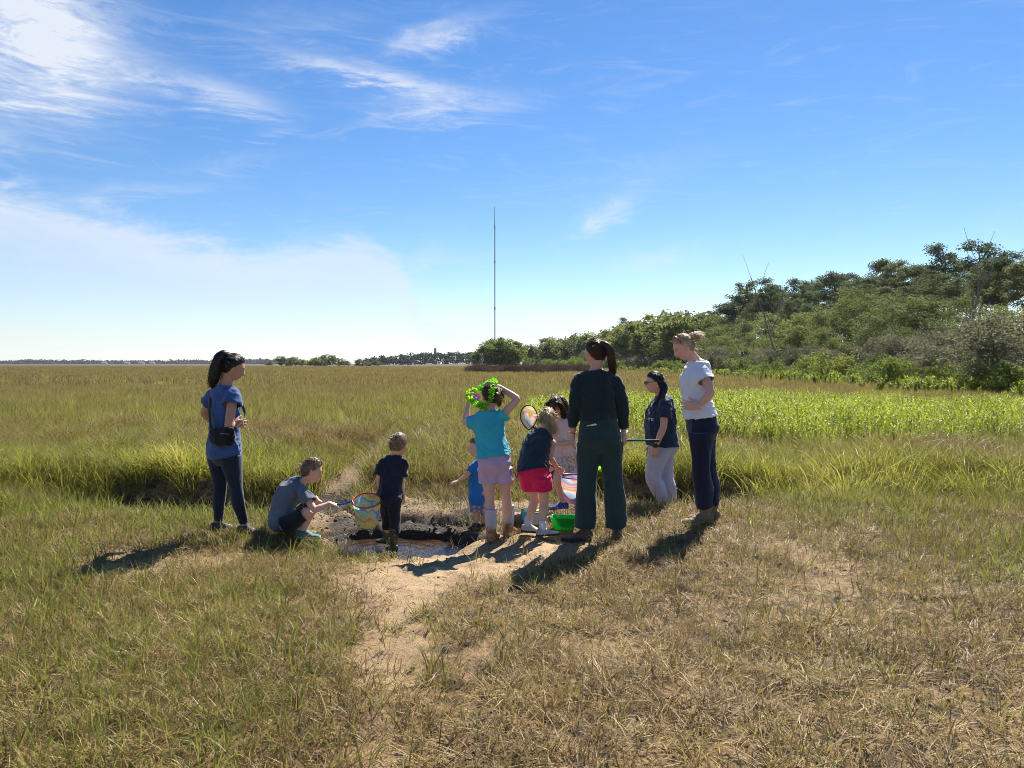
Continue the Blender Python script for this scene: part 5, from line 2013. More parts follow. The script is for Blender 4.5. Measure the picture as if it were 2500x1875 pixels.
    for i in range(26):
        rg = np.random.default_rng(50 + i)
        y0 = rg.uniform(-.06, .05)
        z0 = rg.uniform(.02, .10)
        E.hair_mb.tube([E.HP(.080, y0, z0), E.HP(.090 + .02 * rg.random(), y0 - .02, z0 - .05), E.HP(.088 + .03 * rg.random(), y0 - .03, z0 - .10)], [.003, .0025, .001], 4, 2, caps=False)
    E.comb((0, -.98, .15), 300, 69)
    E.flyaways(70, 76)
    E.finish_hair()
    people['E'] = E

    # ---- F: girl in pink shorts bending forward
    Y = 6.42
    F_ = Person('blond girl in dark sleeveless top and hot pink shorts bending over', G(1315, 1310), 0.76, 0.98, skin_pink, .0046)
    F_.mult.update(hip=.98, waist=1.10, chest=1.0, depth=1.08, sh=.88)
    J = F_.J
    J['P'], J['N'] = W(1304, 1150, Y), W(1332, 1054, Y + .20)
    J['M'] = W(1306, 1098, Y + .07)
    J['SL'], J['SR'] = W(1300, 1066, Y + .22), W(1352, 1076, Y + .10)
    J['ER'], J['WR'] = W(1343, 1117, Y + .08), W(1360, 1141, Y + .20)
    J['EL'], J['WL'] = W(1302, 1100, Y + .32), W(1332, 1128, Y + .40)
    J['HR'], J['HL'] = W(1322, 1160, Y - .02), W(1290, 1158, Y + .04)
    J['KR'], J['KL'] = W(1329, 1222, Y + .04), W(1306, 1218, Y + .12)
    J['AR'], J['AL'] = W(1325, 1293, Y - .04), W(1289, 1284, Y + .06)
    F_.setup((.42, .90), (.42, .9))
    basics(F_, .90, (.30, .72, -.62), W(1337, 1026, Y + .28), brow=(.25, .16, .08))
    fd = {'R': V3(.90, .35, 0), 'L': V3(.85, -.25, 0)}
    F_.body(fd, {'R': dict(d=(.6, .5, -.5), nrm=(.4, -.3, -.8), curl=(.8, .9, .5)), 'L': dict(d=(.8, .3, -.4), nrm=(0, -.4, -.9), curl=(.6, .8, .5))})
    F_.eyes()
    F_.shirt(cloth('dark_teal_tank', (.012, .026, .042)), hem=.02, off=.016, flare=.014, sleeve=0, seed=52, fold=.009)
    F_.trousers(cloth('hot_pink_shorts', (.62, .012, .105), var=.2, sheen=.1), top=.16, off=.016, leg=.27, leg_off=.022, prof=[(0, 0), (1, .030)], seed=54, name='shorts', fold=.012)
    for k in 'LR':
        F_.shoe(k, fd[k], cloth('white_trainer', (.42, .40, .38), var=.4, weave=80), rubber_dark, .27, sock=(cloth('white_sock', (.60, .60, .68)), .075), accent=plain('lime_tab', (.45, .75, .15), .7), low=.070)
    F_.hair_cap(hair_blond, .013, lump=.003, seed=54)
    pr = [F_.HP(.0, -.085, .03), F_.HP(.02, -.118, .0), F_.HP(.06, -.125, -.05), F_.HP(.10, -.10, -.12), F_.HP(.13, -.07, -.19)]
    F_.strands(pr, [.02, .030, .034, .040, .045], 110, .0042, 1.0, .15, 9, .022)
    F_.hair_mb.tube(pr, [.02, .026, .026, .020, .006], 10, 3)
    for i in range(60):
        rg = np.random.default_rng(90 + i)
        a_ = rg.uniform(-1.2, 1.2)
        F_.hair_mb.tube([F_.HP(.085 * math.sin(a_), -.095 * math.cos(a_), .06), F_.HP(.092 * math.sin(a_), -.104 * math.cos(a_), -.01), F_.HP(.080 * math.sin(a_) + .02 * rg.normal(), -.10 * math.cos(a_), -.07 - .05 * rg.random())], [.004, .0035, .0012], 4, 2, caps=False)
    F_.comb((0, -.97, .25), 300, 70)
    F_.flyaways(130, 84)
    F_.finish_hair()
    MB().ball(F_.HP(0, -.120, .03), (F_.HP(.022, 0, 0) - F_.head, F_.HP(0, .010, 0) - F_.head, F_.HP(0, 0, .028) - F_.head), 12, 8).obj('hair_clip', plain('dark_clip', (.03, .03, .05), .25), F_.root, F_.base)
    people['F'] = F_

    # ---- G: girl facing us behind, floral shorts
    Y = 7.72
    Gp = Person('long haired girl in pale pink tee and floral shorts with head bowed', W(1378, 1250, Y), 0.80, 0.98, skin_pink, .0048)
    Gp.mult.update(hip=.95, waist=1.06, chest=.95, depth=1.05, sh=.92)
    J = Gp.J
    J['P'], J['N'] = W(1382, 1118, Y + .02), W(1366, 1014, Y - .04)
    J['SR'], J['SL'] = W(1340, 1030, Y - .06), W(1388, 1034, Y - .02)
    J['ER'], J['WR'] = W(1330, 1072, Y - .14), W(1314, 1056, Y - .28)
    J['EL'], J['WL'] = W(1394, 1080, Y - .08), W(1352, 1086, Y - .22)
    J['HR'], J['HL'] = W(1369, 1126, Y - .02), W(1396, 1128, Y + .02)
    J['KR'], J['KL'] = W(1360, 1172, Y - .20), W(1400, 1186, Y - .06)
    J['AR'], J['AL'] = W(1374, 1228, Y - .08), W(1408, 1238, Y + .06)
    Gp.setup((-.35, -.93), (-.45, -.9))
    basics(Gp, .92, (-.30, -.72, -.62), W(1357, 994, Y - .12), brow=(.12, .07, .04))
    fd = {'R': V3(-.85, -.35, 0), 'L': V3(-.2, -.9, 0)}
    Gp.body(fd, {'R': dict(d=(-.5, -.5, .6), nrm=(-.4, .6, .3), curl=(.8, .9, .6)), 'L': dict(d=(-.9, -.4, 0), nrm=(0, .3, -.9), curl=(.6, .8, .5))})
    Gp.eyes()
    Gp.shirt(cloth('pale_pink_tee', (.62, .50, .52), var=.1), hem=.10, off=.016, flare=.016, sleeve=.26, sl_off=.018, sl_flare=.02, seed=62, fold=.010)
    mf, t, out = new_mat('floral_cotton')
    pos = t.n('ShaderNodeTexCoord').outputs['Object']
    vo = t.n('ShaderNodeTexVoronoi', i={'Vector': pos, 'Scale': 42.0})
    nn_ = t.noise(pos, 55.0, 4, .6, 1.0)
    c1 = t.ramp(vo.outputs['Distance'], [(.10, (.30, .12, .12)), (.30, (.50, .30, .27)), (.42, (.66, .55, .50))])
    c1 = t.mix(t.sstep(nn_.outputs[0], .52, .60), c1, (.25, .20, .24))
    principled(t, out, Base_Color=c1, Roughness=.85)
    Gp.trousers(mf, top=.24, off=.014, leg=.36, leg_off=.020, prof=[(0, 0), (1, .03)], seed=64, name='shorts')
    for k in 'LR':
        Gp.shoe(k, fd[k], cloth('royal_blue_trainer', (.015, .03, .38), var=.6, weave=90), plain('navy_sole', (.02, .02, .10), .7), .27, accent=plain('blue_lace', (.10, .12, .5), .8), low=.070)
    Gp.hair_cap(hair_brown, .014, lump=.003, seed=64, drop=.04)
    for sg in (-1, 1):
        pr = [Gp.HP(sg * .060, .03, .085), Gp.HP(sg * .086, .030, .02), Gp.HP(sg * .088, .030, -.06), Gp.HP(sg * .080, .02, -.13), Gp.HP(sg * .075, .01, -.20)]
        Gp.strands(pr, [.022, .024, .028, .030, .03], 80, .0042, 1.0, .1, 20 + sg, .014)
        pr = [Gp.HP(sg * .04, -.08, .06), Gp.HP(sg * .07, -.085, -.02), Gp.HP(sg * .08, -.06, -.10), Gp.HP(sg * .075, -.03, -.20)]
        Gp.strands(pr, [.03, .036, .036, .034], 70, .0042, 1.0, .1, 30 + sg, .014)
        Gp.hair_mb.tube(pr, [.03, .034, .03, .01], 10, 3)
    for i in range(24):
        rg = np.random.default_rng(190 + i)
        x_ = rg.normal(0, .04)
        Gp.hair_mb.tube([Gp.HP(x_, .03, .115), Gp.HP(x_ * 1.3, .085, .08), Gp.HP(x_ * 1.6, .105, .02 - .03 * rg.random())], [.003, .0028, .001], 4, 2, caps=False)
    Gp.comb((0, -.6, -.8), 220, 6)
    Gp.flyaways(130, 85)
    Gp.finish_hair()
    people['G'] = Gp

    # ---- H: woman seen from behind in green trousers
    Y = 6.35
    H = Person('woman in dark green top and wide green trousers seen from behind', G(1465, 1322), 1.0, 0.98, skin_light)
    H.mult.update(hip=1.02, waist=1.06, chest=1.03, depth=1.0, sh=1.02)
    J = H.J
    J['P'], J['N'] = W(1464, 1072, Y), W(1454, 900, Y + .02)
    J['SL'], J['SR'] = W(1408, 921, Y + .01), W(1507, 923, Y + .0)
    J['EL'], J['WL'] = W(1400, 988, Y - .02), W(1399, 1060, Y + .06)
    J['ER'], J['WR'] = W(1521, 990, Y - .02), W(1523, 1061, Y + .06)
    J['HL'], J['HR'] = W(1440, 1078, Y), W(1489, 1078, Y)
    J['KL'], J['KR'] = W(1431, 1188, Y + .03), W(1498, 1186, Y + .0)
    J['AL'], J['AR'] = W(1427, 1299, 6.40), W(1507, 1297, 6.38)
    H.setup((-.10, 1.0), (-.02, 1.0))
    basics(H, 1.0, (-.66, .72, -.12), W(1453, 863, Y + .05), brow=(.05, .03, .02))
    fd = {'L': V3(-.92, .10, 0), 'R': V3(.16, 1, 0)}
    H.body(fd, {'L': dict(d=(-.08, .1, -1), nrm=(1, .2, 0), curl=(.35, .4, .3)), 'R': dict(d=(.10, .15, -1), nrm=(-.85, .5, .1), curl=(1.0, 1.1, .7), thumb=1.0)})
    H.eyes()
    H.shirt(cloth('dark_green_jersey', (.010, .023, .028)), hem=.27, off=.013, flare=.010, sleeve=.86, sl_off=.010, sl_flare=.003, seed=72, fold=.008)
    H.trousers(cloth('bottle_green_twill', (.020, .044, .046)), top=.38, off=.013, leg=.965, leg_off=.016, prof=[(0, 0), (.35, .012), (.6, .024), (1, .042)], seed=74, fold=.011)
    for k in 'LR':
        H.shoe(k, fd[k], plain('brown_leather_shoe', (.075, .060, .050), .45, bump=.2), rubber_dark, .265, shaft=.07, shaft_r=.05, low=.075)
    MB().tube([J['AR'] + V3(.0, -.052, .085), J['AR'] + V3(.0, -.055, .045)], [.006, .006], 6, 1).obj('boot_tab', plain('white_tab', (.7, .7, .7), .6), H.root, H.base)
    c_, T_ = H.spine(.16)
    pk = c_ + V3(-.075, -.135, .035)
    MB().add([pk + V3(-.045, 0, -.012), pk + V3(.045, -.002, .0), pk + V3(.03, -.006, .014), pk + V3(-.045, -.006, -.006), pk + V3(-.045, .006, -.012), pk + V3(.045, .004, .0), pk + V3(.03, .0, .014), pk + V3(-.045, .0, -.006)],
             [(0, 1, 2, 3), (7, 6, 5, 4), (0, 4, 5, 1), (1, 5, 6, 2), (2, 6, 7, 3), (3, 7, 4, 0)]).obj('folded_paper', plain('paper', (.72, .70, .66), .7), H.root, H.base, False)
    H.hair_cap(hair_brown, .013, seed=74, lump=.004)
    pr = [H.HP(.0, -.070, .070), H.HP(.012, -.120, .055), H.HP(.030, -.140, -.01), H.HP(.045, -.135, -.09), H.HP(.065, -.12, -.16), H.HP(.09, -.10, -.21)]
    H.hair_mb.tube(pr, [.020, .030, .031, .026, .018, .005], 12, 4)
    H.strands(pr, [.012, .030, .034, .031, .027, .020], 120, .004, 1.0, .12, 12, .014)
    H.comb((0, -.92, .42), 300, 72)
    H.flyaways(70, 79)
    H.finish_hair()
    MB().tube([H.HP(.002, -.090, .074), H.HP(.004, -.104, .068)], [.027, .027], 12, 1).obj('hair_tie', rubber_dark, H.root, H.base)
    H.ring('bracelet', 'R', .90, .031, .006, plain('white_band', (.70, .70, .72), .5))
    H.ring('bracelet', 'L', .93, .030, .003, plain('red_cord', (.45, .06, .04), .6))
    MB().ball(H.HP(-.083, -.012, -.036), (V3(.005, 0, 0), V3(0, .005, 0), V3(0, 0, .007)), 8, 6).obj('earring', plain('pearl', (.75, .72, .66), .15), H.root, H.base)
    people['H'] = H

    # ---- I: woman with glasses, facing left
    Y = 8.20
    I = Person('woman in glasses, printed navy tee and pale lilac trousers facing left', W(1620, 1252, Y), 0.94, 1.14, skin_light)
    I.mult.update(hip=1.16, waist=1.34, chest=1.18, depth=1.30, sh=1.02)
    J = I.J
    J['P'], J['N'] = W(1616, 1092, Y), W(1617, 962, Y)
    J['SL'], J['SR'] = W(1624, 982, Y - .17), W(1616, 980, Y + .17)
    J['EL'], J['WL'] = W(1620, 1042, Y - .23), W(1601, 1090, Y - .24)
    J['ER'], J['WR'] = W(1612, 1040, Y + .24), W(1590, 1086, Y + .20)
    J['HL'], J['HR'] = W(1611, 1100, Y - .09), W(1622, 1100, Y + .09)
    J['KL'], J['KR'] = W(1592, 1166, Y - .10), W(1627, 1166, Y + .08)
    J['AL'], J['AR'] = W(1625, 1232, Y - .06), W(1640, 1232, Y + .14)
    I.setup((-1.0, -.16), (-1.0, -.20))
    basics(I, .98, (-.97, -.05, -.12), W(1598, 934, Y - .02), brow=(.012, .01, .01))
    fd = {'L': V3(-.95, -.2, -.12), 'R': V3(-.95, .1, 0)}
    I.body(fd, {'L': dict(d=(-.12, -.05, -1), nrm=(.2, 1, 0), curl=(.35, .4, .3)), 'R': dict(d=(-.2, 0, -1), nrm=(0, -1, 0))})
    I.eyes()
    tee = I.shirt(cloth('washed_navy_tee', (.016, .030, .060)), hem=.03, off=.016, flare=.012, sleeve=.34, sl_off=.018, sl_flare=.016, belly=.020, seed=82, fold=.0075)
    I.trousers(cloth('pale_lilac_cotton', (.46, .46, .60), var=.12), top=.20, off=.012, leg=.955, leg_off=.016, prof=[(0, .004), (.5, .010), (.9, .016), (1, .012)], seed=84, fold=.013)
    for k in 'LR':
        I.shoe(k, fd[k], cloth('pale_grey_trainer', (.38, .40, .46), var=.25, weave=80), rubber_white, .25, accent=lace_light, low=.072)
    I.hair_cap(hair_black, .013, seed=84, lump=.003)
    pr = [I.HP(-.03, -.075, -.02), I.HP(-.055, -.085, -.07), I.HP(-.085, -.055, -.13), I.HP(-.095, .0, -.20), I.HP(-.085, .055, -.26)]
    I.hair_mb.tube(pr, [.045, .044, .036, .028, .012], 12, 4)
    I.strands(pr, [.040, .042, .036, .028, .016], 90, .004, 1.0, .08, 13, .010)
    I.comb((-.35, -.9, -.2), 300, 5)
    I.flyaways(50, 5)
    I.finish_hair()
    gl = MB()
    for sg in (-1, 1):
        c_ = I.HP(sg * .032, .103, .008)
        f, r_, u = hframe(I.hf)
        gl.tube([c_ + (r_ * math.cos(a_) * .026 + u * math.sin(a_) * .021) * I.hs for a_ in np.linspace(0, 2 * math.pi, 17)], [.0028] * 17, 6, 1, caps=False)
        gl.tube([I.HP(sg * .056, .100, .014), I.HP(sg * .078, .06, .014), I.HP(sg * .080, -.01, .010)], [.0028] * 3, 6, 2)
    gl.tube([I.HP(-.008, .106, .012), I.HP(.008, .106, .012)], [.0028] * 2, 6, 1)
    gl.obj('glasses', plain('black_glasses_frame', (.012, .012, .014), .25), I.root, I.base)
    MB().ball(I.HP(-.086, -.012, -.036), (V3(.006, 0, 0), V3(0, .006, 0), V3(0, 0, .009)), 8, 6).obj('earring', plain('pearl', (.75, .72, .66), .15), I.root, I.base)
    wt = I.ring('wristwatch', 'L', .95, .034, .009, rubber_dark)
    e_, wr_ = J['EL'], J['WL']
    MB().box(e_ + (wr_ - e_) * .95 + V3(-.02, -.036, .004), V3(.020, -.008, 0), V3(0, .006, 0), V3(0, 0, .022)).obj('watch_face', plain('black_glass', (.01, .01, .012), .1), wt, I.base, False)
    # the print on the chest
    letter_m = plain('white_print', (.72, .72, .70), .7)
    fl = unit(V3(-.50, -.86, 0))
    for txt, px, py, sz in (('s', 1590, 990, .066), ('is', 1588, 1007, .066), ('ere', 1599, 1022, .066)):
        cu = bpy.data.curves.new('print', 'FONT')
        cu.body = txt
        cu.size = sz
        cu.align_x = 'RIGHT'
        cu.extrude = .002
        ob = bpy.data.objects.new('print', cu)
        COL.objects.link(ob)
        p = W(px, py, Y - .10)
        rt_ = np.cross(V3(0, 0, 1), fl)
        ob.matrix_world = Matrix(((rt_[0], 0, fl[0], p[0]), (rt_[1], 0, fl[1], p[1]), (0, 1, 0, p[2] - .02), (0, 0, 0, 1)))
        dg = bpy.context.evaluated_depsgraph_get()
        dg.update()
        me_ = bpy.data.meshes.new_from_object(ob.evaluated_get(dg))
        me_.transform(ob.matrix_world)
        bpy.data.objects.remove(ob)
        # lay the letters onto the cloth
        bm = bmesh.new()
        bm.from_mesh(me_)
        bmesh.ops.subdivide_edges(bm, edges=[e for e in bm.edges if e.calc_length() > .012], cuts=2)
        from mathutils.bvhtree import BVHTree
        bvh = BVHTree.FromObject(tee, dg) if False else BVHTree.FromPolygons([v.co.copy() for v in tee.data.vertices], [tuple(p_.vertices) for p_ in tee.data.polygons])
        bo = Vector(tuple(I.base))
        dr = Vector(tuple(-fl))
        for v in bm.verts:
            side_off = (v.co - Vector(tuple(p))).dot(Vector(tuple(fl)))
            hit = bvh.ray_cast(v.co - bo - dr * .3, dr)
            v.co = (hit[0] - dr * (.004 + side_off) if hit[0] is not None else v.co - bo)
        bm.to_mesh(me_)
        bm.free()
        me_.materials.clear()
        me_.materials.append(letter_m)
        link('lettering', me_, tee)
    people['I'] = I

    # ---- J: tall woman in white tee, facing left
    Y = 6.94
    Jn = Person('tall blond woman in white tee, navy trousers and tan ankle boots', G(1715, 1280), 1.05, 0.97, skin_pink)
    Jn.mult.update(hip=1.0, waist=.98, chest=1.0, depth=1.02, sh=.96)
    J = Jn.J
    J['P'], J['N'] = W(1712, 1044, Y), W(1704, 876, Y)
    J['M'] = W(1703, 962, Y)
    J['SL'], J['SR'] = W(1718, 902, Y - .16), W(1704, 900, Y + .17)
    J['EL'], J['WL'] = W(1736, 958, Y - .26), W(1705, 993, Y - .22)
    J['ER'], J['WR'] = W(1728, 956, Y + .30), W(1700, 1000, Y + .22)
    J['HL'], J['HR'] = W(1712, 1052, Y - .09), W(1716, 1052, Y + .09)
    J['KL'], J['KR'] = W(1711, 1152, Y - .09), W(1729, 1150, Y + .10)
    J['AL'], J['AR'] = W(1721, 1253, Y - .06), W(1736, 1245, Y + .14)
    Jn.setup((-1.0, -.10), (-1.0, -.12))
    basics(Jn, 1.0, (-.84, -.14, -.46), W(1669, 848, Y - .02), brow=(.20, .13, .08), lip=(.46, .16, .14))
    fd = {'L': V3(-1, -.12, 0), 'R': V3(-1, .1, 0)}
    Jn.body(fd, {'L': dict(d=(-.95, .10, .12), nrm=(.1, 1, 0), curl=(.18, .3, .2)), 'R': dict(d=(-.9, -.2, .1), nrm=(0, -1, 0), curl=(.2, .3, .2))})
    Jn.eyes()
    Jn.shirt(cloth('white_tee', (.70, .73, .82), var=.06), hem=.16, off=.016, flare=.012, sleeve=.24, sl_off=.014, sl_flare=.014, seed=92, fold=.0065)
    Jn.trousers(cloth('navy_cotton_trousers', (.010, .014, .042)), top=.24, off=.014, leg=.955, leg_off=.012, prof=[(0, .006), (.3, .008), (.6, .018), (.92, .026), (1, .016)], seed=94, fold=.011)
    for k in 'LR':
        Jn.shoe(k, fd[k], plain('tan_suede', (.20, .150, .095), .85, bump=.3), plain('tan_sole', (.24, .18, .11), .8), .27, shaft=.10, shaft_r=.058, name='ankle_boot', low=.085)
    Jn.hair_cap(hair_blond, .013, lump=.003, seed=94)
    pr = [Jn.HP(0, -.080, .045), Jn.HP(0, -.118, .045), Jn.HP(0, -.145, .035), Jn.HP(.0, -.175, .03)]
    Jn.hair_mb.tube(pr, [.026, .042, .040, .014], 12, 4)
    Jn.strands(pr + [Jn.HP(0, -.205, .015)], [.02, .044, .048, .045, .04], 110, .0042, 1.0, .25, 15, .02)
    Jn.comb((0, -.95, .32), 300, 74)
    Jn.flyaways(130, 88)
    Jn.finish_hair()
    MB().tube([Jn.HP(.084 * math.sin(a_), .035 + .0 * a_, .02 + .113 * math.cos(a_)) for a_ in np.linspace(-1.2, 1.2, 13)], [.007] * 13, 6, 1).obj('headband', plain('tortoise_headband', (.28, .13, .05), .3, var=.5), Jn.root, Jn.base)
    Jn.ring('wristwatch', 'L', .93, .032, .008, plain('cream_strap', (.66, .60, .48), .6))
    people['J'] = Jn
    return people


PEOPLE = build_people()

HAZE_DENSITY = .00006

# ------------------------------------------------------------------ things people hold and things on the ground
def fabric_rainbow(name, stops, scale=5.0, alpha=0.9, seed=0.0):
    m, t, out = new_mat(name)
    pos = t.n('ShaderNodeTexCoord').outputs['Object']
    pos = t.vmath('ADD', pos, (seed, seed * .7, seed * 1.3))
    n1 = t.noise(pos, scale, 2, .5, .5)
    sp = t.n('ShaderNodeSeparateXYZ', i={0: pos})
    f = t.math('FRACT', t.math('ADD', t.math('MULTIPLY', n1.outputs[0], 1.9), t.math('ADD', t.math('MULTIPLY', sp.outputs[2], 4.5), t.math('MULTIPLY', sp.outputs[0], 2.5))))
    c = t.ramp(f, stops)
    p = t.n('ShaderNodeBsdfPrincipled')
    t.set(p.inputs['Base Color'], c)
    p.inputs['Roughness'].default_value = .6
    tr = t.n('ShaderNodeBsdfTranslucent', i={'Color': c})
    mx = t.n('ShaderNodeMixShader', i={0: .5, 1: p.outputs[0], 2: tr.outputs[0]})
    # fine open mesh
    w1 = t.noise(pos, 380.0, 1, .5)
    al = t.math('MAXIMUM', t.sstep(w1.outputs[0], .36, .46), alpha)
    tp = t.n('ShaderNodeBsdfTransparent')
    m2 = t.n('ShaderNodeMixShader', i={0: al, 1: tp.outputs[0], 2: mx.outputs[0]})
    t.t.links.new(m2.outputs[0], out.inputs['Surface'])
    return m


def net(label, c, nrm, r, bag_dir, depth, rim_mat, bag_mat, handle, handle_mat, pinch=0.0, grip=None, rim_r=.006, taper=.72, seed=1, point=None, band=None):
    """hoop, bag and handle of a hand net"""
    c = np.asarray(c, float)
    nrm = unit(nrm)
    root = empty('hand_net', c, label, 'net')
    a = unit(np.cross(nrm, [0, 1, .1])) if point is None else unit(np.cross(nrm, point))
    b = np.cross(nrm, a)
    rx, ry = r
    n = 40

    def shape(t_):
        x, y = math.cos(t_), math.sin(t_)
        if pinch:
            y *= 1 + .18 * max(0, y) * pinch
            x *= 1 - .35 * pinch * max(0, y) ** 2
        return a * x * rx + b * y * ry
    ring = [c + shape(2 * math.pi * i / n) for i in range(n + 1)]
    MB().tube(ring, [rim_r] * (n + 1), 8, 1, caps=False).obj('rim', rim_mat, root, c)
    bd = unit(bag_dir)
    V_, F_ = [], []
    m = 18
    rng = np.random.default_rng(seed)
    for i in range(m + 1):
        g = i / m
        k = (1 - (1 - taper) * g ** 1.3) if g < .8 else (1 - (1 - taper) * .75) * math.sqrt(max(0.0, 1 - ((g - .8) / .2) ** 2 * .96))
        for j in range(n):
            t_ = 2 * math.pi * j / n
            wob = 1 + .07 * math.sin(3 * t_ + g * 4 + seed) * g + .05 * (float(vnoise(j * .5, i * .6, 0, seed)) - .5) * 2 * min(1, g * 4)
            q = c + shape(t_) * k * wob * (1 - .03) + bd * depth * (g if g < .8 else .8 + .2 * math.sin((g - .8) / .2 * math.pi / 2)) * (1 + .0)
            V_.append(q - c)
    for i in range(m):
        for j in range(n):
            p_, q_ = i * n + j, i * n + (j + 1) % n
            F_.append((p_, q_, q_ + n, p_ + n))
    V_.append(c * 0 + bd * depth)
    for j in range(n):
        F_.append((m * n + j, m * n + (j + 1) % n, len(V_) - 1))
    bag = link('bag', mesh_from('bag', V_, F_, bag_mat), root)
    if handle is not None:
        pts = [np.asarray(p, float) for p in handle]
        MB().tube(pts, [.0085] * len(pts), 10, 2).obj('handle', handle_mat, root, c)
        if grip is not None:
            gp = [np.asarray(p, float) for p in grip]
            MB().tube(gp, [.0125] * len(gp), 12, 1).obj('grip', rubber_dark, root, c)
    return root


rainbow = [(.0, (.80, .70, .18)), (.14, (.80, .45, .15)), (.24, (.76, .30, .20)), (.36, (.80, .60, .40)), (.52, (.35, .68, .30)), (.64, (.40, .72, .50)), (.72, (.15, .35, .65)), (.79, (.35, .22, .60)), (.86, (.60, .72, .25)), (1.0, (.80, .70, .18))]
pastel = [(.0, (.66, .26, .14)), (.15, (.72, .55, .50)), (.32, (.22, .42, .55)), (.48, (.70, .62, .58)), (.60, (.62, .20, .10)), (.74, (.16, .52, .08)), (.88, (.60, .56, .60)), (1.0, (.66, .26, .14))]
hot = [(.0, (.55, .14, .22)), (.2, (.66, .38, .34)), (.35, (.30, .20, .50)), (.5, (.25, .48, .50)), (.62, (.66, .58, .50)), (.75, (.60, .18, .26)), (.9, (.42, .62, .10)), (1.0, (.55, .14, .22))]
lime = [(.0, (.30, .62, .03)), (.5, (.42, .70, .05)), (1.0, (.30, .62, .03))]
red_rim = plain('red_rim', (.42, .015, .02), .35)
blue_plastic = plain('blue_plastic', (.012, .09, .42), .35)
black_rim = plain('black_rim', (.02, .014, .014), .4)
teal_pole = plain('blue_teal_pole', (.010, .07, .16), .3)
brown_stick = plain('brown_stick', (.11, .065, .035), .6)

Bp, Ep, Fp, Gq, Hp = PEOPLE['B'], PEOPLE['E'], PEOPLE['F'], PEOPLE['G'], PEOPLE['H']
cn = W(895, 1222, 6.30)
hb = Bp.J['WR'] + V3(.065, .012, -.012)
net('rainbow hand net with red rim and blue handle held by the squatting boy', cn, (0.05, -.40, 1.0), (.117, .117), (0, .05, -1), .21, red_rim,
    fabric_rainbow('rainbow_mesh_cloth', rainbow, 6.0, .80), [cn + V3(-.117, 0, .0), hb + V3(.05, 0, .004), hb, hb + V3(-.05, .0, -.012)], blue_plastic, taper=.78, seed=3)
cn = W(1291, 1017, 7.40)
hg = Gq.J['WR'] + V3(-.035, -.05, .05)
net('pale patterned hand net with black pointed rim raised above the marsh grass', cn, (.15, -1.0, .12), (.085, .112), (.15, 1, -.15), .16, black_rim,
    fabric_rainbow('pastel_mesh_cloth', pastel, 9.0, .85, 2.0), [cn + V3(.045, .0, -.105), hg, hg + V3(.06, .08, -.06)], black_rim, pinch=.8, point=(0, 0, 1), seed=5)
cn = W(1402, 1163, 6.78)
hf_ = Fp.J['WR'] + V3(.03, .035, -.03)
net('striped pink and lime hand net with blue rim hanging by the green trousers', cn, (0.02, -.06, 1.0), (.125, .11), (0, .02, -1), .245, blue_plastic,
    fabric_rainbow('striped_mesh_cloth', hot, 5.0, .85, 4.0), [cn + V3(-.10, -.06, .02), hf_, hf_ + V3(-.10, -.06, .06)], brown_stick, seed=7)
hh = Hp.J['WR'] + V3(.02, .03, -.055)
tipp = W(1608, 1076, 6.33)
dr = unit(hh - tipp)
cn = W(1466, 1098, 6.95)
net('lime hand net on a long blue pole carried by the woman in green trousers', cn, (0.1, -.15, 1.0), (.11, .11), (0, 0, -1), .19, black_rim,
    fabric_rainbow('lime_mesh_cloth', lime, 5.0, .9, 6.0), [cn + V3(.11, -.02, 0), hh + (cn - hh) * .4, hh, tipp], teal_pole, grip=[tipp - dr * .0, tipp + dr * .11], seed=9)

# green flower garland
m, t, out = new_mat('green_petal_silk')
isl = t.n('ShaderNodeObjectInfo').outputs['Random']
c = t.ramp(isl, [(.1, (.09, .48, .02)), (.5, (.24, .70, .02)), (.95, (.55, .80, .04))])
p = t.n('ShaderNodeBsdfPrincipled')
t.set(p.inputs['Base Color'], c)
p.inputs['Roughness'].default_value = .55
tr = t.n('ShaderNodeBsdfTranslucent', i={'Color': c})
mx_ = t.n('ShaderNodeMixShader', i={0: .5, 1: p.outputs[0], 2: tr.outputs[0]})
t.t.links.new(mx_.outputs[0], out.inputs['Surface'])
petal_green = m
petal_pink = plain('pink_petal_silk', (.78, .25, .62), .55)


def flower_mesh(name, mat, r_=.026, k=5):
    V_, F_ = [], []
    for i in range(k):
        a_ = 2 * math.pi * i / k
        d = np.array([math.cos(a_), math.sin(a_), 0])
        s_ = np.array([-d[1], d[0], 0])
        b = len(V_)
        V_ += [d * .003, d * r_ * .55 - s_ * r_ * .38 + V3(0, 0, .006), d * r_ * .95 - s_ * r_ * .30 + V3(0, 0, .011), d * r_ * 1.08 + V3(0, 0, .008), d * r_ * .95 + s_ * r_ * .30 + V3(0, 0, .011), d * r_ * .55 + s_ * r_ * .38 + V3(0, 0, .006), d * r_ * .6 + V3(0, 0, -.002)]
        F_ += [(b, b + 1, b + 6), (b + 1, b + 2, b + 6), (b + 2, b + 3, b + 6), (b + 3, b + 4, b + 6), (b + 4, b + 5, b + 6), (b + 5, b, b + 6)]
    return mesh_from(name, V_, F_, mat)


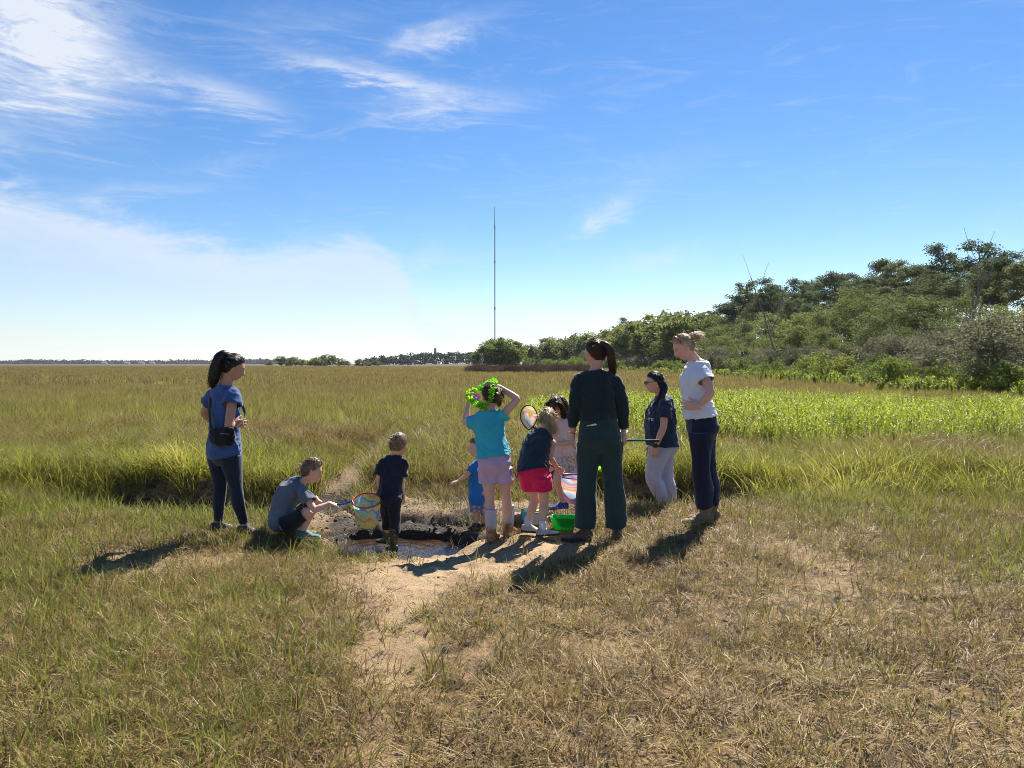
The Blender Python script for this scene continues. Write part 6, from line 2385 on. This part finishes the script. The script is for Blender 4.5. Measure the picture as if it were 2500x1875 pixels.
lei_pts = [W(1209, 934, 6.50), W(1205, 944, 6.40), W(1202, 956, 6.35), W(1197, 969, 6.33), W(1188, 982, 6.33), W(1178, 993, 6.35), W(1169, 990, 6.42), W(1160, 980, 6.52), W(1150, 974, 6.62), W(1142, 968, 6.67),
           W(1146, 957, 6.70), W(1157, 953, 6.72), W(1168, 949, 6.72), W(1179, 944, 6.70), W(1190, 938, 6.66), W(1200, 930, 6.60), W(1209, 934, 6.50)]
root = empty('flower_garland', W(1180, 960, 6.5), 'bright green flower garland with one pink bloom held over the girl', 'garland')
o0 = np.array(root.location)
MB().tube(lei_pts, [.003] * len(lei_pts), 5, 3, caps=False).obj('string', plain('green_string', (.10, .30, .03), .7), root, o0)
gm, pm = flower_mesh('flower', petal_green), flower_mesh('flower', petal_pink, .032, 6)
dists = np.cumsum([0] + [np.linalg.norm(b_ - a_) for a_, b_ in zip(lei_pts, lei_pts[1:])])
rg = np.random.default_rng(8)
for q in np.arange(0, dists[-1], .0125):
    p = np.array([np.interp(q, dists, [v[i] for v in lei_pts]) for i in range(3)])
    o = link('flower', gm, root)
    d = unit(rg.normal(0, 1, 3))
    o.location = tuple(p - o0 + d * .012)
    o.rotation_euler = Vector(tuple(d)).to_track_quat('Z', 'Y').to_euler()
    s_ = rg.uniform(.8, 1.3)
    o.scale = (s_, s_, s_)
o = link('flower', pm, root)
tag(o, 'pink bloom')
o.location = tuple(W(1163, 970, 6.42) - o0)
o.rotation_euler = (R(80), 0, R(20))

# black crossbody bag on the woman at the left
Y = 6.50
black_canvas = cloth('black_canvas', (.006, .007, .010))
bc = W(543, 1066, Y - .20)
root = empty('crossbody_bag', bc, 'black crossbody bag slung across the back of the woman at far left', 'bag')
mb = MB()
ax = unit(V3(.92, -.30, 0))
nr = unit(V3(-.30, -.92, 0))
mb.loft([(bc + V3(0, 0, z_), ax * w_, nr * d_) for z_, w_, d_ in ((-.080, .050, .018), (-.072, .085, .030), (-.045, .115, .040), (0, .126, .042), (.045, .124, .036), (.070, .115, .026), (.078, .105, .012))], 26, 2.6)
me_ = remesh(mb, .006, 3, .006, 9, 5)
me_.transform(Matrix.Translation(Vector(tuple(-bc))))
me_.materials.append(black_canvas)
pouch = link('pouch', me_, root)
MB().tube([bc + ax * .02 + nr * .045 + V3(0, 0, .03), bc + ax * .10 + nr * .038 + V3(0, 0, .028)], [.003, .003], 6, 1).obj('zip', plain('steel_zip', (.45, .45, .45), .3, 1.0), pouch, bc)
sp = [bc - ax * .115 + V3(0, 0, .05), W(511, 1005, Y - .11), W(514, 968, Y - .03), W(524, 946, Y + .06), W(545, 944, Y + .14), W(576, 968, Y + .19), W(597, 1004, Y + .08), W(594, 1026, Y - .06), bc + ax * .115 + V3(0, 0, .05)]
MB().tube(sp, [.020] * len(sp), 8, 4, flat=(-.6, -.7, 0), ratio=.25, caps=False).obj('strap', black_canvas, root, bc)

# planks
m, t, out = new_mat('weathered_plank')
pos = t.n('ShaderNodeTexCoord').outputs['Object']
n1 = t.noise(t.vmath('MULTIPLY', pos, (6, 60, 60)), 1.0, 5, .6, .6)
n2 = t.noise(pos, 9.0, 4, .6)
c = t.ramp(n1.outputs[0], [(.3, (.16, .11, .07)), (.55, (.32, .23, .15)), (.75, (.42, .32, .21))])
c = t.mix(t.math('MULTIPLY', t.sstep(n2.outputs[0], .5, .7), .6), c, (.09, .07, .055))
b = t.n('ShaderNodeBump', i={'Strength': .5, 'Distance': .004, 'Height': n1.outputs[0]})
principled(t, out, Base_Color=c, Roughness=.85, Normal=b.outputs[0])
plank_m = m
for (a_, b_, wd, th, lab) in ((W(1236, 1243, 7.12), W(1342, 1256, 6.98), .075, .034, 'weathered plank behind the bending girl, left end in the light'),
                              (W(1330, 1255, 7.06), W(1412, 1262, 6.96), .070, .022, 'short pale plank just behind the green tub')):
    c_ = (a_ + b_) / 2
    L_ = np.linalg.norm((b_ - a_)[:2]) / 2
    ang = math.atan2(b_[1] - a_[1], b_[0] - a_[0])
    bm = bmesh.new()
    bmesh.ops.create_cube(bm, size=2.0)
    for v in bm.verts:
        v.co = Vector((v.co.x * L_, v.co.y * wd, v.co.z * th))
    bmesh.ops.bevel(bm, geom=bm.edges[:], offset=.004, segments=1, affect='EDGES')
    bmesh.ops.subdivide_edges(bm, edges=[e for e in bm.edges if e.calc_length() > .2], cuts=8)
    for v in bm.verts:
        v.co.z += .006 * math.sin(v.co.x * 9)
        v.co.y += .004 * math.sin(v.co.x * 17 + 1)
    me_ = bpy.data.meshes.new('plank')
    bm.to_mesh(me_)
    bm.free()
    me_.materials.append(plank_m)
    o = link('plank', me_, None, (c_[0], c_[1], float(height(c_[0], c_[1])) + th + .012))
    o.rotation_euler = (0, R(2), ang)
    tag(o, lab, 'plank', 'planks laid over the mud')


def tub(name, parts, c, hw, hd, h, ang, mat, label, cat, taper=.82, rim=None, th=.006):
    """open box with sloping sides and a rim"""
    root = empty(name, c, label, cat)
    root.rotation_euler = (0, 0, ang)

    def ringpts(w_, d_, z_, r_=.025, k=5):
        o_ = []
        for sx_, sy_, a0 in ((1, 1, 0), (-1, 1, 90), (-1, -1, 180), (1, -1, 270)):
            for q in range(k):
                a_ = R(a0 + 90 * q / (k - 1))
                o_.append(V3(sx_ * (w_ - r_) + r_ * math.cos(a_), sy_ * (d_ - r_) + r_ * math.sin(a_), z_))
        return o_
    rings = [ringpts(hw * taper, hd * taper, 0.0), ringpts(hw, hd, h), ringpts(hw - th, hd - th, h), ringpts(hw * taper - th, hd * taper - th, th)]
    V_ = [v for rr_ in rings for v in rr_]
    n_ = len(rings[0])
    F_ = []
    for i in range(3):
        for j in range(n_):
            F_.append((i * n_ + j, i * n_ + (j + 1) % n_, (i + 1) * n_ + (j + 1) % n_, (i + 1) * n_ + j))
    F_.append(tuple(range(n_))[::-1])
    F_.append(tuple(3 * n_ + j for j in range(n_)))
    link('body', mesh_from(name, V_, F_, mat, False), root)
    rp = ringpts(hw + .006, hd + .006, h)
    MB().tube(rp + [rp[0]], [.006] * (n_ + 1), 6, 1, caps=False).obj('rim', rim or mat, root)
    return root


m, t, out = new_mat('green_plastic')
pp_ = principled(t, out, Base_Color=(.012, .42, .075), Roughness=.25, Specular_IOR_Level=.6)
tl = t.n('ShaderNodeBsdfTranslucent', i={'Color': (.02, .60, .10, 1)})
mx_ = t.n('ShaderNodeMixShader', i={0: .45, 1: pp_.outputs[0], 2: tl.outputs[0]})
t.t.links.new(mx_.outputs[0], out.inputs['Surface'])
g_ = G(1378, 1294)
tub('plastic_tub', None, (g_[0], g_[1] + .06, float(height(g_[0], g_[1] + .06)) - .003), .108, .085, .108, R(-6), m, 'translucent green plastic tub on the ground beside the green trousers', 'tub')
m2, t, out = new_mat('frosted_plastic')
pp_ = principled(t, out, Base_Color=(.62, .68, .72), Roughness=.35)
tl = t.n('ShaderNodeBsdfTranslucent', i={'Color': (.62, .70, .74, 1)})
mx_ = t.n('ShaderNodeMixShader', i={0: .4, 1: pp_.outputs[0], 2: tl.outputs[0]})
t.t.links.new(mx_.outputs[0], out.inputs['Surface'])
teal = plain('teal_plastic', (.015, .30, .42), .35)
g_ = G(1300, 1286)
root = tub('specimen_box', None, (g_[0], g_[1] + .06, float(height(g_[0], g_[1] + .06)) - .003), .088, .07, .135, R(8), m2, 'frosted specimen box with teal corners and lime lid between the girls', 'box', .94, teal)
for sx_ in (-1, 1):
    for sy_ in (-1, 1):
        MB().tube([V3(sx_ * .084, sy_ * .066, 0), V3(sx_ * .089, sy_ * .071, .14)], [.010, .010], 8, 1).obj('corner_post', teal, root)
MB().box(V3(0, 0, .146), V3(.082, 0, 0), V3(0, .064, 0), V3(0, 0, .008)).obj('lid', plain('lime_lid', (.42, .60, .05), .4), root, (0, 0, 0), False)
MB().box(V3(0, 0, .012), V3(.089, 0, 0), V3(0, .0705, 0), V3(0, 0, .012)).obj('base', plain('dark_red_base', (.18, .03, .03), .5), root, (0, 0, 0), False)


# clods, sticks and stubble on the mud and the sand
def clod(rng, s_):
    V_, F_ = [], []
    bm = bmesh.new()
    bmesh.ops.create_icosphere(bm, subdivisions=1, radius=1.0)
    for v in bm.verts:
        k = rng.uniform(.55, 1.2)
        v.co = Vector((v.co.x * k * s_, v.co.y * k * s_, v.co.z * k * s_ * .55))
    V_ = [np.array(v.co) for v in bm.verts]
    bm.verts.index_update()
    F_ = [tuple(v.index for v in f_.verts) for f_ in bm.faces]
    bm.free()
    return V_, F_


mud_m = plain('mud_clod', (.060, .046, .036), .8, var=.5, bump=.4, scale=60)
c_clod = collection_of('clod', [clod(r, .016) for _ in range(5)], mud_m)
x, y = fan_points(16000, 2.3, 8.8, .4)
b_, f_, c_ = bare_mask(x, y)
pn = fbm(x * 2.1, y * 2.1, 0, 3, 201)
led = np.exp(-((y - 7.25) / .35) ** 4) * (x > -1.95) * (x < -.2)
keep = (RNG.random(len(x)) < .05 + .5 * sm(.52, .66, pn) + .5 * f_ * sm(.4, .6, pn) + .25 * led) & (pool_q(x, y) > .95)
led = led[keep]
x, y = x[keep], y[keep]
n = len(x)
scatter('mud_clods', place(x, y, .002), RNG.random(n) * 6.28, RNG.normal(0, .3, (n, 2)), RNG.lognormal(-.75, .55, n) * (1 + .4 * led), RNG.integers(0, 5, n), RNG.random(n), c_clod,
        'small dark clods of mud and debris strewn over the ground')
c_stub = collection_of('stubble', [tuft(r, 6, .05, .10, .34, .0034, (.5, .35), (.25, .3), 3) for _ in range(5)], grass_mat('dead_stems', [(.1, (.06, .045, .03)), (.5, (.12, .09, .055)), (.9, (.30, .24, .14))], .2, None, 1.0))
x = RNG.uniform(-3.0, .6, 900)
y = RNG.uniform(6.9, 9.6, 900)
b_, f_, c_ = bare_mask(x, y)
pn = fbm(x * 1.6, y * 1.6, 0, 3, 231)
keep = (RNG.random(len(x)) < sm(.42, .62, pn) * .8 + (f_ < .5) * .5 + .6 * np.exp(-((x + .15) / .4) ** 2 - ((y - 7.3) / .5) ** 2)) & (pool_q(x, y) > 1.1)
x, y = x[keep], y[keep]
n = len(x)
scatter('dead_stems', place(x, y, -.01), RNG.random(n) * 6.28, RNG.normal(0, .25, (n, 2)), RNG.uniform(.6, 1.2, n), RNG.integers(0, 5, n), RNG.random(n), c_stub,
        'thin dead stems standing on the mud flat round the pool')


# ------------------------------------------------------------------ the hazy sea air
hz, t, out = new_mat('sea_haze')
pv = t.n('ShaderNodeVolumePrincipled')
pv.inputs['Color'].default_value = (.80, .88, 1.0, 1)
pv.inputs['Density'].default_value = HAZE_DENSITY
pv.inputs['Anisotropy'].default_value = .35
t.t.links.new(pv.outputs[0], out.inputs['Volume'])
hz.cycles.volume_sampling = 'DISTANCE'
if HAZE_DENSITY > 0:
    ob = MB().box((0, 4000, 67), (7500, 0, 0), (0, 5400, 0), (0, 0, 71)).obj('haze', hz, None, (0, 4000, 67), False)
    tag(ob, 'thin blue sea haze over the whole marsh', None, None, 'stuff')
